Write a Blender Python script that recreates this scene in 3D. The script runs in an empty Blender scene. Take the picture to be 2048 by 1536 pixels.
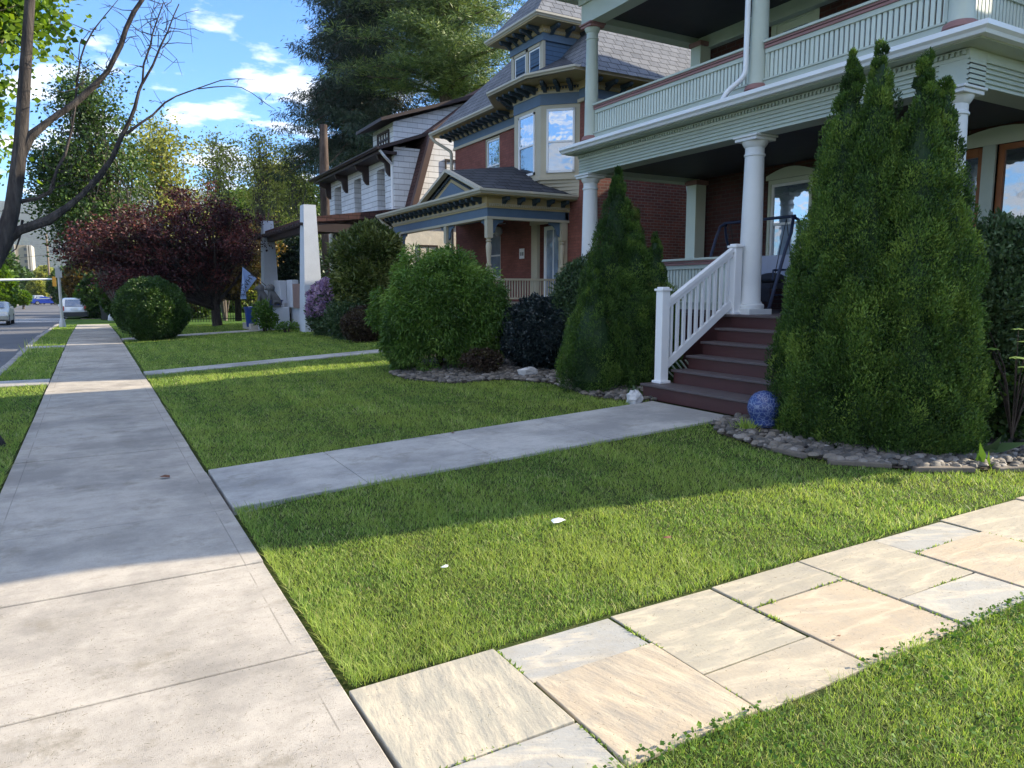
import bpy, math, random
import numpy as np
from mathutils import Vector

# ------------------------------------------------------------------ camera, sky, sun
scene = bpy.context.scene
COL = scene.collection
F_PX, PITCH, YAW, CZ = 1467.0, math.radians(7.226), math.radians(29.716), 1.6
cam_d = bpy.data.cameras.new("camera")
cam = bpy.data.objects.new("camera", cam_d); COL.objects.link(cam)
cam.location = (0, 0, CZ)
cam.rotation_euler = (math.radians(90) - PITCH, 0, -YAW)
cam_d.sensor_width = 36; cam_d.lens = 36 * F_PX / 2048
cam_d.clip_start = 0.05; cam_d.clip_end = 9000
scene.camera = cam

SUN_EL, SUN_SLOPE = math.radians(27.5), 0.20          # sun stands low on the +X side, a little behind the camera
sdir = Vector((math.cos(math.atan(SUN_SLOPE)), -math.sin(math.atan(SUN_SLOPE)), 0)) * math.cos(SUN_EL)
sdir.z = math.sin(SUN_EL)
sl = bpy.data.lights.new("sun", 'SUN'); sun = bpy.data.objects.new("sun", sl); COL.objects.link(sun)
sl.energy = 5.0; sl.angle = math.radians(0.5); sl.color = (1.0, 0.86, 0.64)
sun.rotation_euler = sdir.to_track_quat('Z', 'Y').to_euler()

w = bpy.data.worlds.new("World"); scene.world = w; w.use_nodes = True
nt = w.node_tree; nt.nodes.clear()
def N(t, typ, **k):
    n = t.nodes.new(typ)
    for a, b in k.items(): setattr(n, a, b)
    return n
out = N(nt, 'ShaderNodeOutputWorld'); bg = N(nt, 'ShaderNodeBackground'); bg.inputs[1].default_value = 0.125
sky = N(nt, 'ShaderNodeTexSky', sky_type='NISHITA', sun_disc=False)
sky.sun_elevation = SUN_EL; sky.sun_rotation = math.atan2(sdir.x, sdir.y)
sky.air_density = 1.0; sky.dust_density = 0.4; sky.ozone_density = 2.5
tc = N(nt, 'ShaderNodeTexCoord'); sep = N(nt, 'ShaderNodeSeparateXYZ'); nt.links.new(tc.outputs['Generated'], sep.inputs[0])
zc = N(nt, 'ShaderNodeMath', operation='ADD'); nt.links.new(sep.outputs[2], zc.inputs[0]); zc.inputs[1].default_value = 0.10
zm = N(nt, 'ShaderNodeMath', operation='MAXIMUM'); nt.links.new(zc.outputs[0], zm.inputs[0]); zm.inputs[1].default_value = 0.03
dv = N(nt, 'ShaderNodeVectorMath', operation='DIVIDE'); cb = N(nt, 'ShaderNodeCombineXYZ')
for i in range(3): nt.links.new(zm.outputs[0], cb.inputs[i])
nt.links.new(tc.outputs['Generated'], dv.inputs[0]); nt.links.new(cb.outputs[0], dv.inputs[1])
mp = N(nt, 'ShaderNodeMapping'); nt.links.new(dv.outputs[0], mp.inputs[0]); mp.inputs['Location'].default_value = (3.1, 0.6, 0); mp.inputs['Scale'].default_value = (1, 1, 0)
n1 = N(nt, 'ShaderNodeTexNoise'); n1.inputs['Scale'].default_value = 3.1; n1.inputs['Detail'].default_value = 9; n1.inputs['Roughness'].default_value = 0.56
nt.links.new(mp.outputs[0], n1.inputs['Vector'])
rp = N(nt, 'ShaderNodeValToRGB'); rp.color_ramp.elements[0].position = 0.54; rp.color_ramp.elements[1].position = 0.66
rp.color_ramp.elements[0].color = (0, 0, 0, 1); rp.color_ramp.elements[1].color = (1, 1, 1, 1)
# more cloud low down; unseen cloud overhead and behind camera added as fill light
hz = N(nt, 'ShaderNodeMapRange'); nt.links.new(sep.outputs[2], hz.inputs[0])
hz.inputs[1].default_value = 0.02; hz.inputs[2].default_value = 0.42; hz.inputs[3].default_value = 0.10; hz.inputs[4].default_value = -0.045
ad = N(nt, 'ShaderNodeMath', operation='ADD'); nt.links.new(n1.outputs[0], ad.inputs[0])
up = N(nt, 'ShaderNodeMapRange'); nt.links.new(sep.outputs[2], up.inputs[0]); up.inputs[1].default_value = 0.60; up.inputs[2].default_value = 0.85; up.inputs[3].default_value = 0; up.inputs[4].default_value = 0.16
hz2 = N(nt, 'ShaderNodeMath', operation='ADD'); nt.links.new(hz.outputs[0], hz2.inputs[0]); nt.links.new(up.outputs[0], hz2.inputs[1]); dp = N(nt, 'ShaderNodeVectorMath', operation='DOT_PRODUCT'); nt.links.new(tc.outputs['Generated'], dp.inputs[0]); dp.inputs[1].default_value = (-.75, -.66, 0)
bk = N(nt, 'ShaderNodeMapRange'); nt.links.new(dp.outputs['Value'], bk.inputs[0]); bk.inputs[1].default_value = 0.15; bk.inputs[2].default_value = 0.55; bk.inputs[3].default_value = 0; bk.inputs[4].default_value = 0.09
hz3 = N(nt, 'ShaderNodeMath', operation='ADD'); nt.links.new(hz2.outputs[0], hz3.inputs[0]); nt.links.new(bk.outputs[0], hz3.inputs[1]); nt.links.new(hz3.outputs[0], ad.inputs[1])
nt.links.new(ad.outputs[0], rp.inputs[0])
mx = N(nt, 'ShaderNodeMix', data_type='RGBA'); nt.links.new(rp.outputs[0], mx.inputs[0])
tint = N(nt, 'ShaderNodeMix', data_type='RGBA', blend_type='MULTIPLY'); tint.inputs[0].default_value = 1
nt.links.new(sky.outputs[0], tint.inputs[6]); tint.inputs[7].default_value = (0.40, 0.71, 1.05, 1)
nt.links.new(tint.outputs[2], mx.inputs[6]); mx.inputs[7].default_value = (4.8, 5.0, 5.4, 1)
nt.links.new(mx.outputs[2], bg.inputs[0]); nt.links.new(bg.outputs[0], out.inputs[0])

vs = scene.view_settings; vs.view_transform = 'Standard'; vs.look = 'None'; vs.gamma = 1; vs.exposure = 1.42
scene.render.resolution_x, scene.render.resolution_y = 1024, 768

# ------------------------------------------------------------------ measuring: a pixel of the 2048 px photo + one world coordinate -> a world point
_fh = np.array([math.sin(YAW), math.cos(YAW), 0]); _R = np.array([math.cos(YAW), -math.sin(YAW), 0]); _u = np.array([0, 0, 1.])
_F = math.cos(PITCH) * _fh - math.sin(PITCH) * _u; _U = math.sin(PITCH) * _fh + math.cos(PITCH) * _u
def at(px, py, x=None, y=None, z=None):
    d = _F + _R * (px - 1024) / F_PX - _U * (py - 768) / F_PX
    t = x / d[0] if x is not None else (y / d[1] if y is not None else (z - CZ) / d[2])
    return np.array([0, 0, CZ]) + t * d

rnd = random.Random(7); rng = np.random.default_rng(11)

# ------------------------------------------------------------------ materials
def newmat(name):
    m = bpy.data.materials.new(name); m.use_nodes = True
    t = m.node_tree; b = t.nodes['Principled BSDF']
    return m, t, b
def uvz(t):
    """vector (run along the wall, height, 0) picked from the face normal, in world metres"""
    g = N(t, 'ShaderNodeNewGeometry'); s = N(t, 'ShaderNodeSeparateXYZ'); t.links.new(g.outputs['Position'], s.inputs[0])
    a = N(t, 'ShaderNodeVectorMath', operation='ABSOLUTE'); t.links.new(g.outputs['True Normal'], a.inputs[0])
    s2 = N(t, 'ShaderNodeSeparateXYZ'); t.links.new(a.outputs[0], s2.inputs[0])
    gt = N(t, 'ShaderNodeMath', operation='GREATER_THAN'); t.links.new(s2.outputs[0], gt.inputs[0]); t.links.new(s2.outputs[1], gt.inputs[1])
    mxn = N(t, 'ShaderNodeMix', data_type='FLOAT'); t.links.new(gt.outputs[0], mxn.inputs[0]); t.links.new(s.outputs[0], mxn.inputs[2]); t.links.new(s.outputs[1], mxn.inputs[3])
    c = N(t, 'ShaderNodeCombineXYZ'); t.links.new(mxn.outputs[0], c.inputs[0]); t.links.new(s.outputs[2], c.inputs[1])
    return c.outputs[0]
def wpos(t):
    return N(t, 'ShaderNodeNewGeometry').outputs['Position']
def noise(t, vec, scale, detail=5, rough=.6):
    n = N(t, 'ShaderNodeTexNoise'); n.inputs['Scale'].default_value = scale; n.inputs['Detail'].default_value = detail; n.inputs['Roughness'].default_value = rough
    t.links.new(vec, n.inputs['Vector']); return n.outputs[0]
def ramp(t, fac, stops):
    r = N(t, 'ShaderNodeValToRGB'); e = r.color_ramp.elements
    while len(e) < len(stops): e.new(0.5)
    for el, (p, c) in zip(e, stops): el.position = p; el.color = (*c, 1) if len(c) == 3 else c
    t.links.new(fac, r.inputs[0]); return r.outputs[0]
def mixc(t, fac, a, b, mode='MIX'):
    m = N(t, 'ShaderNodeMix', data_type='RGBA', blend_type=mode)
    if isinstance(fac, (int, float)): m.inputs[0].default_value = fac
    else: t.links.new(fac, m.inputs[0])
    for s, i in ((a, 6), (b, 7)):
        if isinstance(s, tuple): m.inputs[i].default_value = (*s, 1)
        else: t.links.new(s, m.inputs[i])
    return m.outputs[2]
def bumpit(t, b, h, strength, dist=.01):
    bn = N(t, 'ShaderNodeBump'); bn.inputs['Strength'].default_value = strength; bn.inputs['Distance'].default_value = dist
    t.links.new(h, bn.inputs['Height']); t.links.new(bn.outputs[0], b.inputs['Normal']); return bn
def sc(c, k): return tuple(min(1, v * k) for v in c)
def M(name, col, rough=.6, var=.18, scale=3, bump=.15, bscale=60, dirt=0.0, metal=0, spec=.4):
    m, t, b = newmat(name); p = wpos(t)
    c = ramp(t, noise(t, p, scale, 7, .65), [(.25, sc(col, 1 - var)), (.75, sc(col, 1 + var))])
    if dirt:
        d = ramp(t, noise(t, p, scale * .45, 6, .7), [(.48, (0, 0, 0)), (.72, (dirt, dirt, dirt))])
        c = mixc(t, d, c, sc(col, .45))
    t.links.new(c, b.inputs['Base Color'])
    b.inputs['Roughness'].default_value = rough; b.inputs['Metallic'].default_value = metal; b.inputs['Specular IOR Level'].default_value = spec
    if bump: bumpit(t, b, noise(t, p, bscale, 4), bump)
    return m
def brick(name, c1, c2, mortar, bw=.215, bh=.073, ms=.009, bump=.5, var=.25, squash=1.0):
    m, t, b = newmat(name); v = uvz(t)
    k = N(t, 'ShaderNodeTexBrick'); t.links.new(v, k.inputs['Vector'])
    k.inputs['Scale'].default_value = 1; k.inputs['Brick Width'].default_value = bw; k.inputs['Row Height'].default_value = bh; k.inputs['Mortar Size'].default_value = ms
    k.inputs['Mortar Smooth'].default_value = .2; k.inputs['Bias'].default_value = 0
    k.inputs['Color1'].default_value = (*c1, 1); k.inputs['Color2'].default_value = (*c2, 1); k.inputs['Mortar'].default_value = (*mortar, 1)
    big = ramp(t, noise(t, wpos(t), 1.3, 6, .7), [(.3, (1 - var,) * 3), (.7, (1 + var,) * 3)])
    fine = ramp(t, noise(t, wpos(t), 25, 4, .7), [(.3, (.8,) * 3), (.7, (1.15,) * 3)])
    c = mixc(t, 1.0, mixc(t, 1.0, k.outputs['Color'], big, 'MULTIPLY'), fine, 'MULTIPLY')
    t.links.new(c, b.inputs['Base Color']); b.inputs['Roughness'].default_value = .85; b.inputs['Specular IOR Level'].default_value = .2
    inv = N(t, 'ShaderNodeMath', operation='SUBTRACT'); inv.inputs[0].default_value = 1; t.links.new(k.outputs['Fac'], inv.inputs[1])
    bumpit(t, b, inv.outputs[0], bump, .012)
    return m
def glass(name, col=(.02, .025, .03), refl=.35, rough=.03, wav=.02, wscale=4):
    m, t, b = newmat(name); o = t.nodes['Material Output']
    b.inputs['Roughness'].default_value = .5; b.inputs['Specular IOR Level'].default_value = .3
    c = ramp(t, noise(t, wpos(t), 2.2, 3), [(.35, sc(col, .75)), (.65, sc(col, 1.2))]); t.links.new(c, b.inputs['Base Color'])
    g = N(t, 'ShaderNodeBsdfGlossy'); g.inputs['Roughness'].default_value = rough; g.inputs['Color'].default_value = (.9, .95, 1, 1)
    bn = N(t, 'ShaderNodeBump'); bn.inputs['Strength'].default_value = wav; bn.inputs['Distance'].default_value = .05; t.links.new(noise(t, wpos(t), wscale, 2), bn.inputs['Height']); t.links.new(bn.outputs[0], g.inputs['Normal'])
    s = N(t, 'ShaderNodeMixShader'); s.inputs[0].default_value = refl
    t.links.new(b.outputs[0], s.inputs[1]); t.links.new(g.outputs[0], s.inputs[2]); t.links.new(s.outputs[0], o.inputs[0])
    return m
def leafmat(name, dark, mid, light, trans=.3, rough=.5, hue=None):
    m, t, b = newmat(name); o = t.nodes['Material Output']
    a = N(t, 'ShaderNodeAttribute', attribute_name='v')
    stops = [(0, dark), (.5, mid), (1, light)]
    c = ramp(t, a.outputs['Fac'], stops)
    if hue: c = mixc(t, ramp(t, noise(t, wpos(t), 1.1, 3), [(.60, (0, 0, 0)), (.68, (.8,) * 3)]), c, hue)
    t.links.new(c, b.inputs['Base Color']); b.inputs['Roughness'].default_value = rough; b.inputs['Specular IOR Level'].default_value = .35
    tr = N(t, 'ShaderNodeBsdfTranslucent'); t.links.new(mixc(t, .75, c, (1.0, .95, .25), 'MULTIPLY'), tr.inputs[0])
    gm = N(t, 'ShaderNodeMixRGB'); gm.blend_type = 'MULTIPLY'
    s = N(t, 'ShaderNodeMixShader'); s.inputs[0].default_value = trans
    t.links.new(b.outputs[0], s.inputs[1]); t.links.new(tr.outputs[0], s.inputs[2]); t.links.new(s.outputs[0], o.inputs[0])
    t.nodes.remove(gm)
    return m

SAGE, SAGED = (.45, .505, .44), (.36, .42, .36)
MT = dict(
    sage=M('sage trim paint', SAGE, .55, .07, 2, .08, 90, .16), saged=M('darker sage paint', SAGED, .6, .08, 2, .08, 90, .12),
    slat=M('pale sage slats', (.56, .62, .55), .5, .06, 2, .05, 80, .12), cream=M('pale cream green trim', (.60, .64, .52), .5, .05, 2, .05),
    column=M('chalky white column paint', (.66, .68, .68), .55, .05, 1.5, .06, 120, .12), maroon=M('dusty maroon trim', (.27, .14, .13), .6, .1, 4, .1, 60, .1),
    white=M('white painted wood', (.78, .79, .80), .4, .03, 2, .03, 60, .06), gutter=M('white aluminium gutter', (.74, .77, .80), .32, .05, 1.5, .03, 30, .14, .0, .6),
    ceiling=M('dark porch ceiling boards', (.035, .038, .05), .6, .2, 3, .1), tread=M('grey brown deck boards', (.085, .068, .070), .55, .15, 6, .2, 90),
    riser=M('maroon risers', (.062, .022, .022), .5, .12, 4, .08, 60, .1), rough_edge=M('peeling white strip', (.55, .55, .52), .8, .4, 14, .6, 30, .7),
    slate_edge=M('dark roof edge', (.05, .05, .055), .8, .3, 8, .4), tan=M('tan trim paint', (.45, .40, .29), .55, .06, 2, .06, 60, .1),
    tan_gutter=M('tan gutter', (.42, .39, .31), .4, .05, 2, .03, 30, .1), blue=M('slate blue trim', (.085, .135, .20), .55, .1, 3, .06, 60, .12),
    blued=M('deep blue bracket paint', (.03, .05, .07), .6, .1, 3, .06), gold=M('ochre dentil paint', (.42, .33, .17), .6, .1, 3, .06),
    black=M('black metal', (.012, .012, .014), .4, .1, 4, 0, 60, 0, .3), navy=M('dark blue powder coat', (.02, .03, .07), .35, .1, 5, 0),
    wood=M('orange brown varnished wood', (.30, .105, .035), .45, .25, 3, .2, 60), bark=M('grey brown bark', (.13, .11, .10), .9, .4, 9, 1.0, 30),
    deadbark=M('dark dead bark', (.085, .07, .066), .85, .35, 12, .8, 40), pinebark=M('pine bark', (.07, .052, .045), .9, .35, 6, .8, 20),
    darkbrown=M('dark brown trim', (.035, .022, .02), .6, .15, 3, .1), brownroof=brick('brown asphalt shingles', (.085, .042, .038), (.055, .028, .027), (.02, .012, .012), .3, .13, .012, .5),
    stucco=M('pale blue white stucco', (.50, .54, .60), .85, .07, 2.5, .5, 22, .15), stucco_w=M('warm white stucco', (.66, .63, .55), .9, .14, 5, .9, 9, .2),
    concrete2=M('weathered concrete steps', (.40, .38, .34), .85, .12, 4, .3, 60, .3), asphalt_shingle=brick('dark blue grey shingles', (.065, .070, .082), (.042, .046, .056), (.018, .019, .023), .33, .105, .012, .5, .15),
    slate=brick('grey slate tiles', (.155, .165, .185), (.11, .12, .14), (.04, .043, .05), .30, .17, .012, .7, .15), white_shingle=brick('white shingle siding', (.72, .73, .73), (.62, .64, .65), (.16, .17, .19), .32, .20, .013, 1.0, .06),
    bluesiding=brick('blue clapboard', (.07, .15, .26), (.065, .14, .245), (.02, .04, .08), 6, .115, .016, .8, .08),
    brick1=brick('dark brown red brick', (.085, .030, .024), (.058, .022, .019), (.07, .052, .046)), brick2=brick('red painted brick', (.235, .085, .066), (.19, .070, .055), (.14, .065, .054), ms=.006, bump=.45),
    brick3=brick('variegated red brick', (.15, .048, .036), (.09, .036, .032), (.15, .115, .10)),
    pane_dark=glass('dark window glass', (.03, .04, .05), .30), pane_sky=glass('bright reflecting glass', (.10, .15, .22), .45, .02, .05, 2.5), pane_curtain=glass('glass over pale curtain', (.22, .29, .38), .25, .03, .05, 3), pane_deep=glass('deep shaded glass', (.02, .025, .03), .10),
    ceramic=None, lead=M('grey stone statue', (.10, .105, .11), .8, .3, 12, .5, 40), bluepot=M('glossy blue plastic', (.012, .04, .19), .3, .1, 2, 0),
    galv=M('galvanised pole', (.45, .46, .46), .45, .08, 3, .05, 60, .1, .3), woodpole=M('weathered wooden pole', (.20, .15, .11), .9, .2, 3, .3), rock=M('pale quartz rock', (.50, .50, .50), .8, .3, 6, .8, 18, .4),
    cushion=M('pale grey fabric', (.42, .43, .50), .9, .06, 8, .2, 200), cushion_d=M('charcoal cushion', (.035, .035, .045), .9, .15, 20, .3, 200), grille=M('vertical grille paint', (.25, .17, .15), .6, .08, 3, .05),
    towerw=M('cream precast concrete', (.24, .205, .155), .8, .05, .05, 0), towerg=M('grey precast concrete', (.24, .24, .25), .8, .05, .05, 0), towerp=M('dark tower window', (.06, .065, .075), .4, .1, .2, 0),
    yellow=M('signal yellow', (.26, .15, .015), .5, .05, 3, 0), red_lens=M('red lens', (.35, .02, .015), .3, .05, 3, 0), farwall=M('distant stucco wall', (.40, .36, .31), .8, .1, .5, 0),
    gambrel_white=None, tyre=M('tyre rubber', (.02, .02, .02), .8, .1, 8, 0), rim=M('alloy wheel', (.45, .46, .48), .3, .05, 8, 0, 60, 0, .8), lamp_r=M('red tail lamp', (.45, .03, .025), .25, .05, 8, 0),
    lamp_w=M('clear headlamp', (.75, .76, .78), .15, .05, 8, 0), plastic=M('dark trim plastic', (.035, .037, .04), .6, .1, 8, 0), paper=M('crumpled white plastic', (.85, .87, .90), .4, .08, 30, .5, 60),
    deadleaf=M('dead brown leaf', (.14, .06, .035), .8, .3, 60, .3))
def ceramic():
    m, t, b = newmat('blue crackle ceramic'); p = wpos(t)
    v = N(t, 'ShaderNodeTexVoronoi', feature='DISTANCE_TO_EDGE'); v.inputs['Scale'].default_value = 26; t.links.new(p, v.inputs['Vector'])
    c = ramp(t, v.outputs['Distance'], [(.02, (.13, .17, .30)), (.10, (.028, .05, .17))]); t.links.new(c, b.inputs['Base Color'])
    b.inputs['Roughness'].default_value = .22; bumpit(t, b, v.outputs['Distance'], .5, .01); return m
MT['ceramic'] = ceramic()
def bark(name, c1, c2, c3, sx=9, k=.14):
    m, t, b = newmat(name); p = wpos(t); mp_ = N(t, 'ShaderNodeMapping'); mp_.inputs['Scale'].default_value = (1, 1, k); t.links.new(p, mp_.inputs[0])
    h = noise(t, mp_.outputs[0], sx, 8, .72); c = ramp(t, h, [(.32, c1), (.5, c2), (.68, c3)])
    c = mixc(t, ramp(t, noise(t, p, 1.6, 4), [(.52, (0, 0, 0)), (.68, (.6,) * 3)]), c, c3); t.links.new(c, b.inputs['Base Color']); b.inputs['Roughness'].default_value = .9; b.inputs['Specular IOR Level'].default_value = .15
    bumpit(t, b, h, 1, .05); return m
MT['bark'] = bark('grey brown bark fissured', (.035, .030, .026), (.10, .085, .07), (.17, .15, .125))
MT['streetbark'] = bark('street tree bark', (.018, .016, .016), (.048, .043, .042), (.11, .095, .085), 16, .12)
MT['deadbark'] = bark('dark stem bark', (.02, .016, .015), (.05, .04, .036), (.10, .08, .07), 20)
MT['pinebark'] = bark('pine bark plates', (.025, .018, .016), (.07, .05, .042), (.13, .10, .085), 5)
def siding(name, c0, row=.20):
    m, t, b = newmat(name); v = uvz(t); s = N(t, 'ShaderNodeSeparateXYZ'); t.links.new(v, s.inputs[0])
    a = N(t, 'ShaderNodeMath', operation='DIVIDE'); t.links.new(s.outputs[1], a.inputs[0]); a.inputs[1].default_value = row
    f = N(t, 'ShaderNodeMath', operation='FRACT'); t.links.new(a.outputs[0], f.inputs[0])
    k = N(t, 'ShaderNodeTexBrick'); t.links.new(v, k.inputs['Vector']); k.inputs['Scale'].default_value = 1; k.inputs['Brick Width'].default_value = .42; k.inputs['Row Height'].default_value = row; k.inputs['Mortar Size'].default_value = .004; k.inputs['Color1'].default_value = (*c0, 1); k.inputs['Color2'].default_value = (*sc(c0, .88), 1); k.inputs['Mortar'].default_value = (*sc(c0, .45), 1)
    c = mixc(t, ramp(t, f.outputs[0], [(0, (.85,) * 3), (.07, (.8,) * 3), (.12, (0, 0, 0))]), k.outputs['Color'], sc(c0, .22))  # dark line at each course lip: its shadow put into the colour
    c = mixc(t, 1.0, c, ramp(t, noise(t, wpos(t), 2, 6, .7), [(.3, (.86,) * 3), (.7, (1.06,) * 3)]), 'MULTIPLY'); t.links.new(c, b.inputs['Base Color']); b.inputs['Roughness'].default_value = .8
    bumpit(t, b, f.outputs[0], .8, .02).invert = True; return m
MT['white_shingle'] = siding('white shingle siding rows', (.72, .73, .74)); MT['bluesiding'] = siding('blue clapboard rows', (.07, .13, .215), .115)

def concrete(name, base, joints=True):
    m, t, b = newmat(name); p = wpos(t)
    big = noise(t, p, .9, 9, .68); mid = noise(t, p, 5, 8, .7); fine = noise(t, p, 130, 3, .8)
    c = ramp(t, mid, [(.28, sc(base, .80)), (.5, base), (.74, sc(base, 1.14))])
    c = mixc(t, ramp(t, big, [(.44, (0, 0, 0)), (.62, (.85,) * 3)]), c, sc((base[0] * .98, base[1], base[2] * 1.04), .58))
    c = mixc(t, ramp(t, noise(t, p, 2.3, 7, .75), [(.55, (0, 0, 0)), (.68, (.7,) * 3)]), c, sc((base[0], base[1] * .97, base[2] * .86), .50))
    c = mixc(t, ramp(t, fine, [(.58, (0, 0, 0)), (.70, (.8,) * 3)]), c, sc(base, .38))
    c = mixc(t, ramp(t, noise(t, p, 34, 5, .75), [(.30, (.55,) * 3), (.42, (0, 0, 0)), (.60, (0, 0, 0)), (.75, (.3,) * 3)]), c, sc(base, .62))
    st = N(t, 'ShaderNodeMapping'); st.inputs['Scale'].default_value = (1.2, 9, 1); t.links.new(p, st.inputs[0])
    c = mixc(t, ramp(t, noise(t, st.outputs[0], 1.5, 6, .7), [(.52, (0, 0, 0)), (.75, (.40,) * 3)]), c, sc(base, .55))
    ck = N(t, 'ShaderNodeTexVoronoi', feature='DISTANCE_TO_EDGE'); ck.inputs['Scale'].default_value = .21
    wv = N(t, 'ShaderNodeVectorMath', operation='ADD'); nz = N(t, 'ShaderNodeTexNoise'); nz.inputs['Scale'].default_value = 3; t.links.new(p, nz.inputs['Vector'])
    t.links.new(p, wv.inputs[0]); t.links.new(nz.outputs['Color'], wv.inputs[1]); t.links.new(wv.outputs[0], ck.inputs['Vector'])
    
    if joints:   # tooled border lines along both edges
        s = N(t, 'ShaderNodeSeparateXYZ'); t.links.new(p, s.inputs[0]); last = None
        for xx in (.695, -.62):
            a = N(t, 'ShaderNodeMath', operation='SUBTRACT'); t.links.new(s.outputs[0], a.inputs[0]); a.inputs[1].default_value = xx
            q = N(t, 'ShaderNodeMath', operation='ABSOLUTE'); t.links.new(a.outputs[0], q.inputs[0])
            l = N(t, 'ShaderNodeMath', operation='LESS_THAN'); t.links.new(q.outputs[0], l.inputs[0]); l.inputs[1].default_value = .0035
            if last: mxx = N(t, 'ShaderNodeMath', operation='MAXIMUM'); t.links.new(last, mxx.inputs[0]); t.links.new(l.outputs[0], mxx.inputs[1]); last = mxx.outputs[0]
            else: last = l.outputs[0]
        brk = N(t, 'ShaderNodeMath', operation='MULTIPLY'); t.links.new(last, brk.inputs[0]); t.links.new(ramp(t, noise(t, p, 2.5, 2), [(.40, (0, 0, 0)), (.48, (.55,) * 3)]), brk.inputs[1])
        c = mixc(t, brk.outputs[0], c, sc(base, .35))
    t.links.new(c, b.inputs['Base Color']); b.inputs['Roughness'].default_value = .9; b.inputs['Specular IOR Level'].default_value = .2
    hm = N(t, 'ShaderNodeMath', operation='ADD'); t.links.new(noise(t, p, 260, 3, .8), hm.inputs[0]); t.links.new(mid, hm.inputs[1])
    bumpit(t, b, hm.outputs[0], .55, .006); return m
MT['sidewalk'] = concrete('weathered sidewalk concrete', (.42, .385, .335)); MT['walk'] = concrete('pale walkway concrete', (.44, .425, .395), False)
MT['kerb'] = concrete('kerb concrete', (.34, .32, .30), False)
def flag():
    m, t, b = newmat('riven sandstone flags'); p = wpos(t)
    a = N(t, 'ShaderNodeAttribute', attribute_name='v')
    base = ramp(t, a.outputs['Fac'], [(0, (.31, .31, .295)), (.34, (.335, .31, .245)), (.67, (.365, .315, .24)), (1, (.40, .325, .235))])
    ag = N(t, 'ShaderNodeAttribute', attribute_name='ang'); cx = N(t, 'ShaderNodeVectorRotate', rotation_type='Z_AXIS'); t.links.new(p, cx.inputs['Vector']); t.links.new(ag.outputs['Fac'], cx.inputs['Angle'])
    mp_ = N(t, 'ShaderNodeMapping'); mp_.inputs['Scale'].default_value = (.9, 3.6, 1); t.links.new(cx.outputs[0], mp_.inputs[0])
    rip = noise(t, mp_.outputs[0], 1.3, 5, .55)
    c = mixc(t, ramp(t, rip, [(.46, (0, 0, 0)), (.51, (.42,) * 3), (.56, (0, 0, 0))]), base, (.60, .51, .37))
    c = mixc(t, ramp(t, rip, [(.60, (0, 0, 0)), (.66, (.22,) * 3), (.72, (0, 0, 0))]), c, (.24, .21, .17))
    c = mixc(t, ramp(t, noise(t, p, 4, 8, .75), [(.46, (0, 0, 0)), (.66, (.7,) * 3)]), c, (.28, .26, .22))
    c = mixc(t, ramp(t, noise(t, p, 160, 3, .8), [(.58, (0, 0, 0)), (.75, (.35,) * 3)]), c, (.25, .23, .20))
    t.links.new(c, b.inputs['Base Color']); b.inputs['Roughness'].default_value = .75; b.inputs['Specular IOR Level'].default_value = .3
    n1_ = bumpit(t, b, rip, .55, .05); n2_ = N(t, 'ShaderNodeBump'); n2_.inputs['Strength'].default_value = .5; n2_.inputs['Distance'].default_value = .004
    t.links.new(noise(t, p, 90, 4, .7), n2_.inputs['Height']); t.links.new(n1_.outputs[0], n2_.inputs['Normal']); t.links.new(n2_.outputs[0], b.inputs['Normal'])
    return m
MT['flag'] = flag(); MT['edge'] = M('dark edging stone', (.13, .11, .09), .85, .3, 9, .5, 30)
def asphalt():
    m, t, b = newmat('asphalt'); p = wpos(t)
    c = ramp(t, noise(t, p, .35, 8, .65), [(.3, (.060, .062, .068)), (.7, (.10, .10, .105))])
    c = mixc(t, ramp(t, noise(t, p, 90, 3, .8), [(.5, (0, 0, 0)), (.7, (.5,) * 3)]), c, (.15, .15, .15))
    t.links.new(c, b.inputs['Base Color']); b.inputs['Roughness'].default_value = .85; bumpit(t, b, noise(t, p, 150, 3), .5, .005); return m
MT['asphalt'] = asphalt()
def soil():
    m, t, b = newmat('soil and thatch'); p = wpos(t)
    c = ramp(t, noise(t, p, 22, 6, .7), [(.3, (.022, .035, .010)), (.5, (.045, .065, .016)), (.75, (.10, .085, .04))])
    far = ramp(t, noise(t, p, .8, 6, .6), [(.35, (.040, .085, .012)), (.65, (.075, .135, .022))])
    s = N(t, 'ShaderNodeVectorMath', operation='LENGTH'); t.links.new(p, s.inputs[0])
    r_ = N(t, 'ShaderNodeMapRange'); t.links.new(s.outputs['Value'], r_.inputs[0]); r_.inputs[1].default_value = 9; r_.inputs[2].default_value = 26
    c = mixc(t, r_.outputs[0], c, far)
    t.links.new(c, b.inputs['Base Color']); b.inputs['Roughness'].default_value = .95; b.inputs['Specular IOR Level'].default_value = .1; bumpit(t, b, noise(t, p, 40, 5), .8, .03); return m
MT['soil'] = soil()
MT['mulch'] = M('dark bed soil', (.05, .038, .028), .95, .4, 14, .8, 30)
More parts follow.
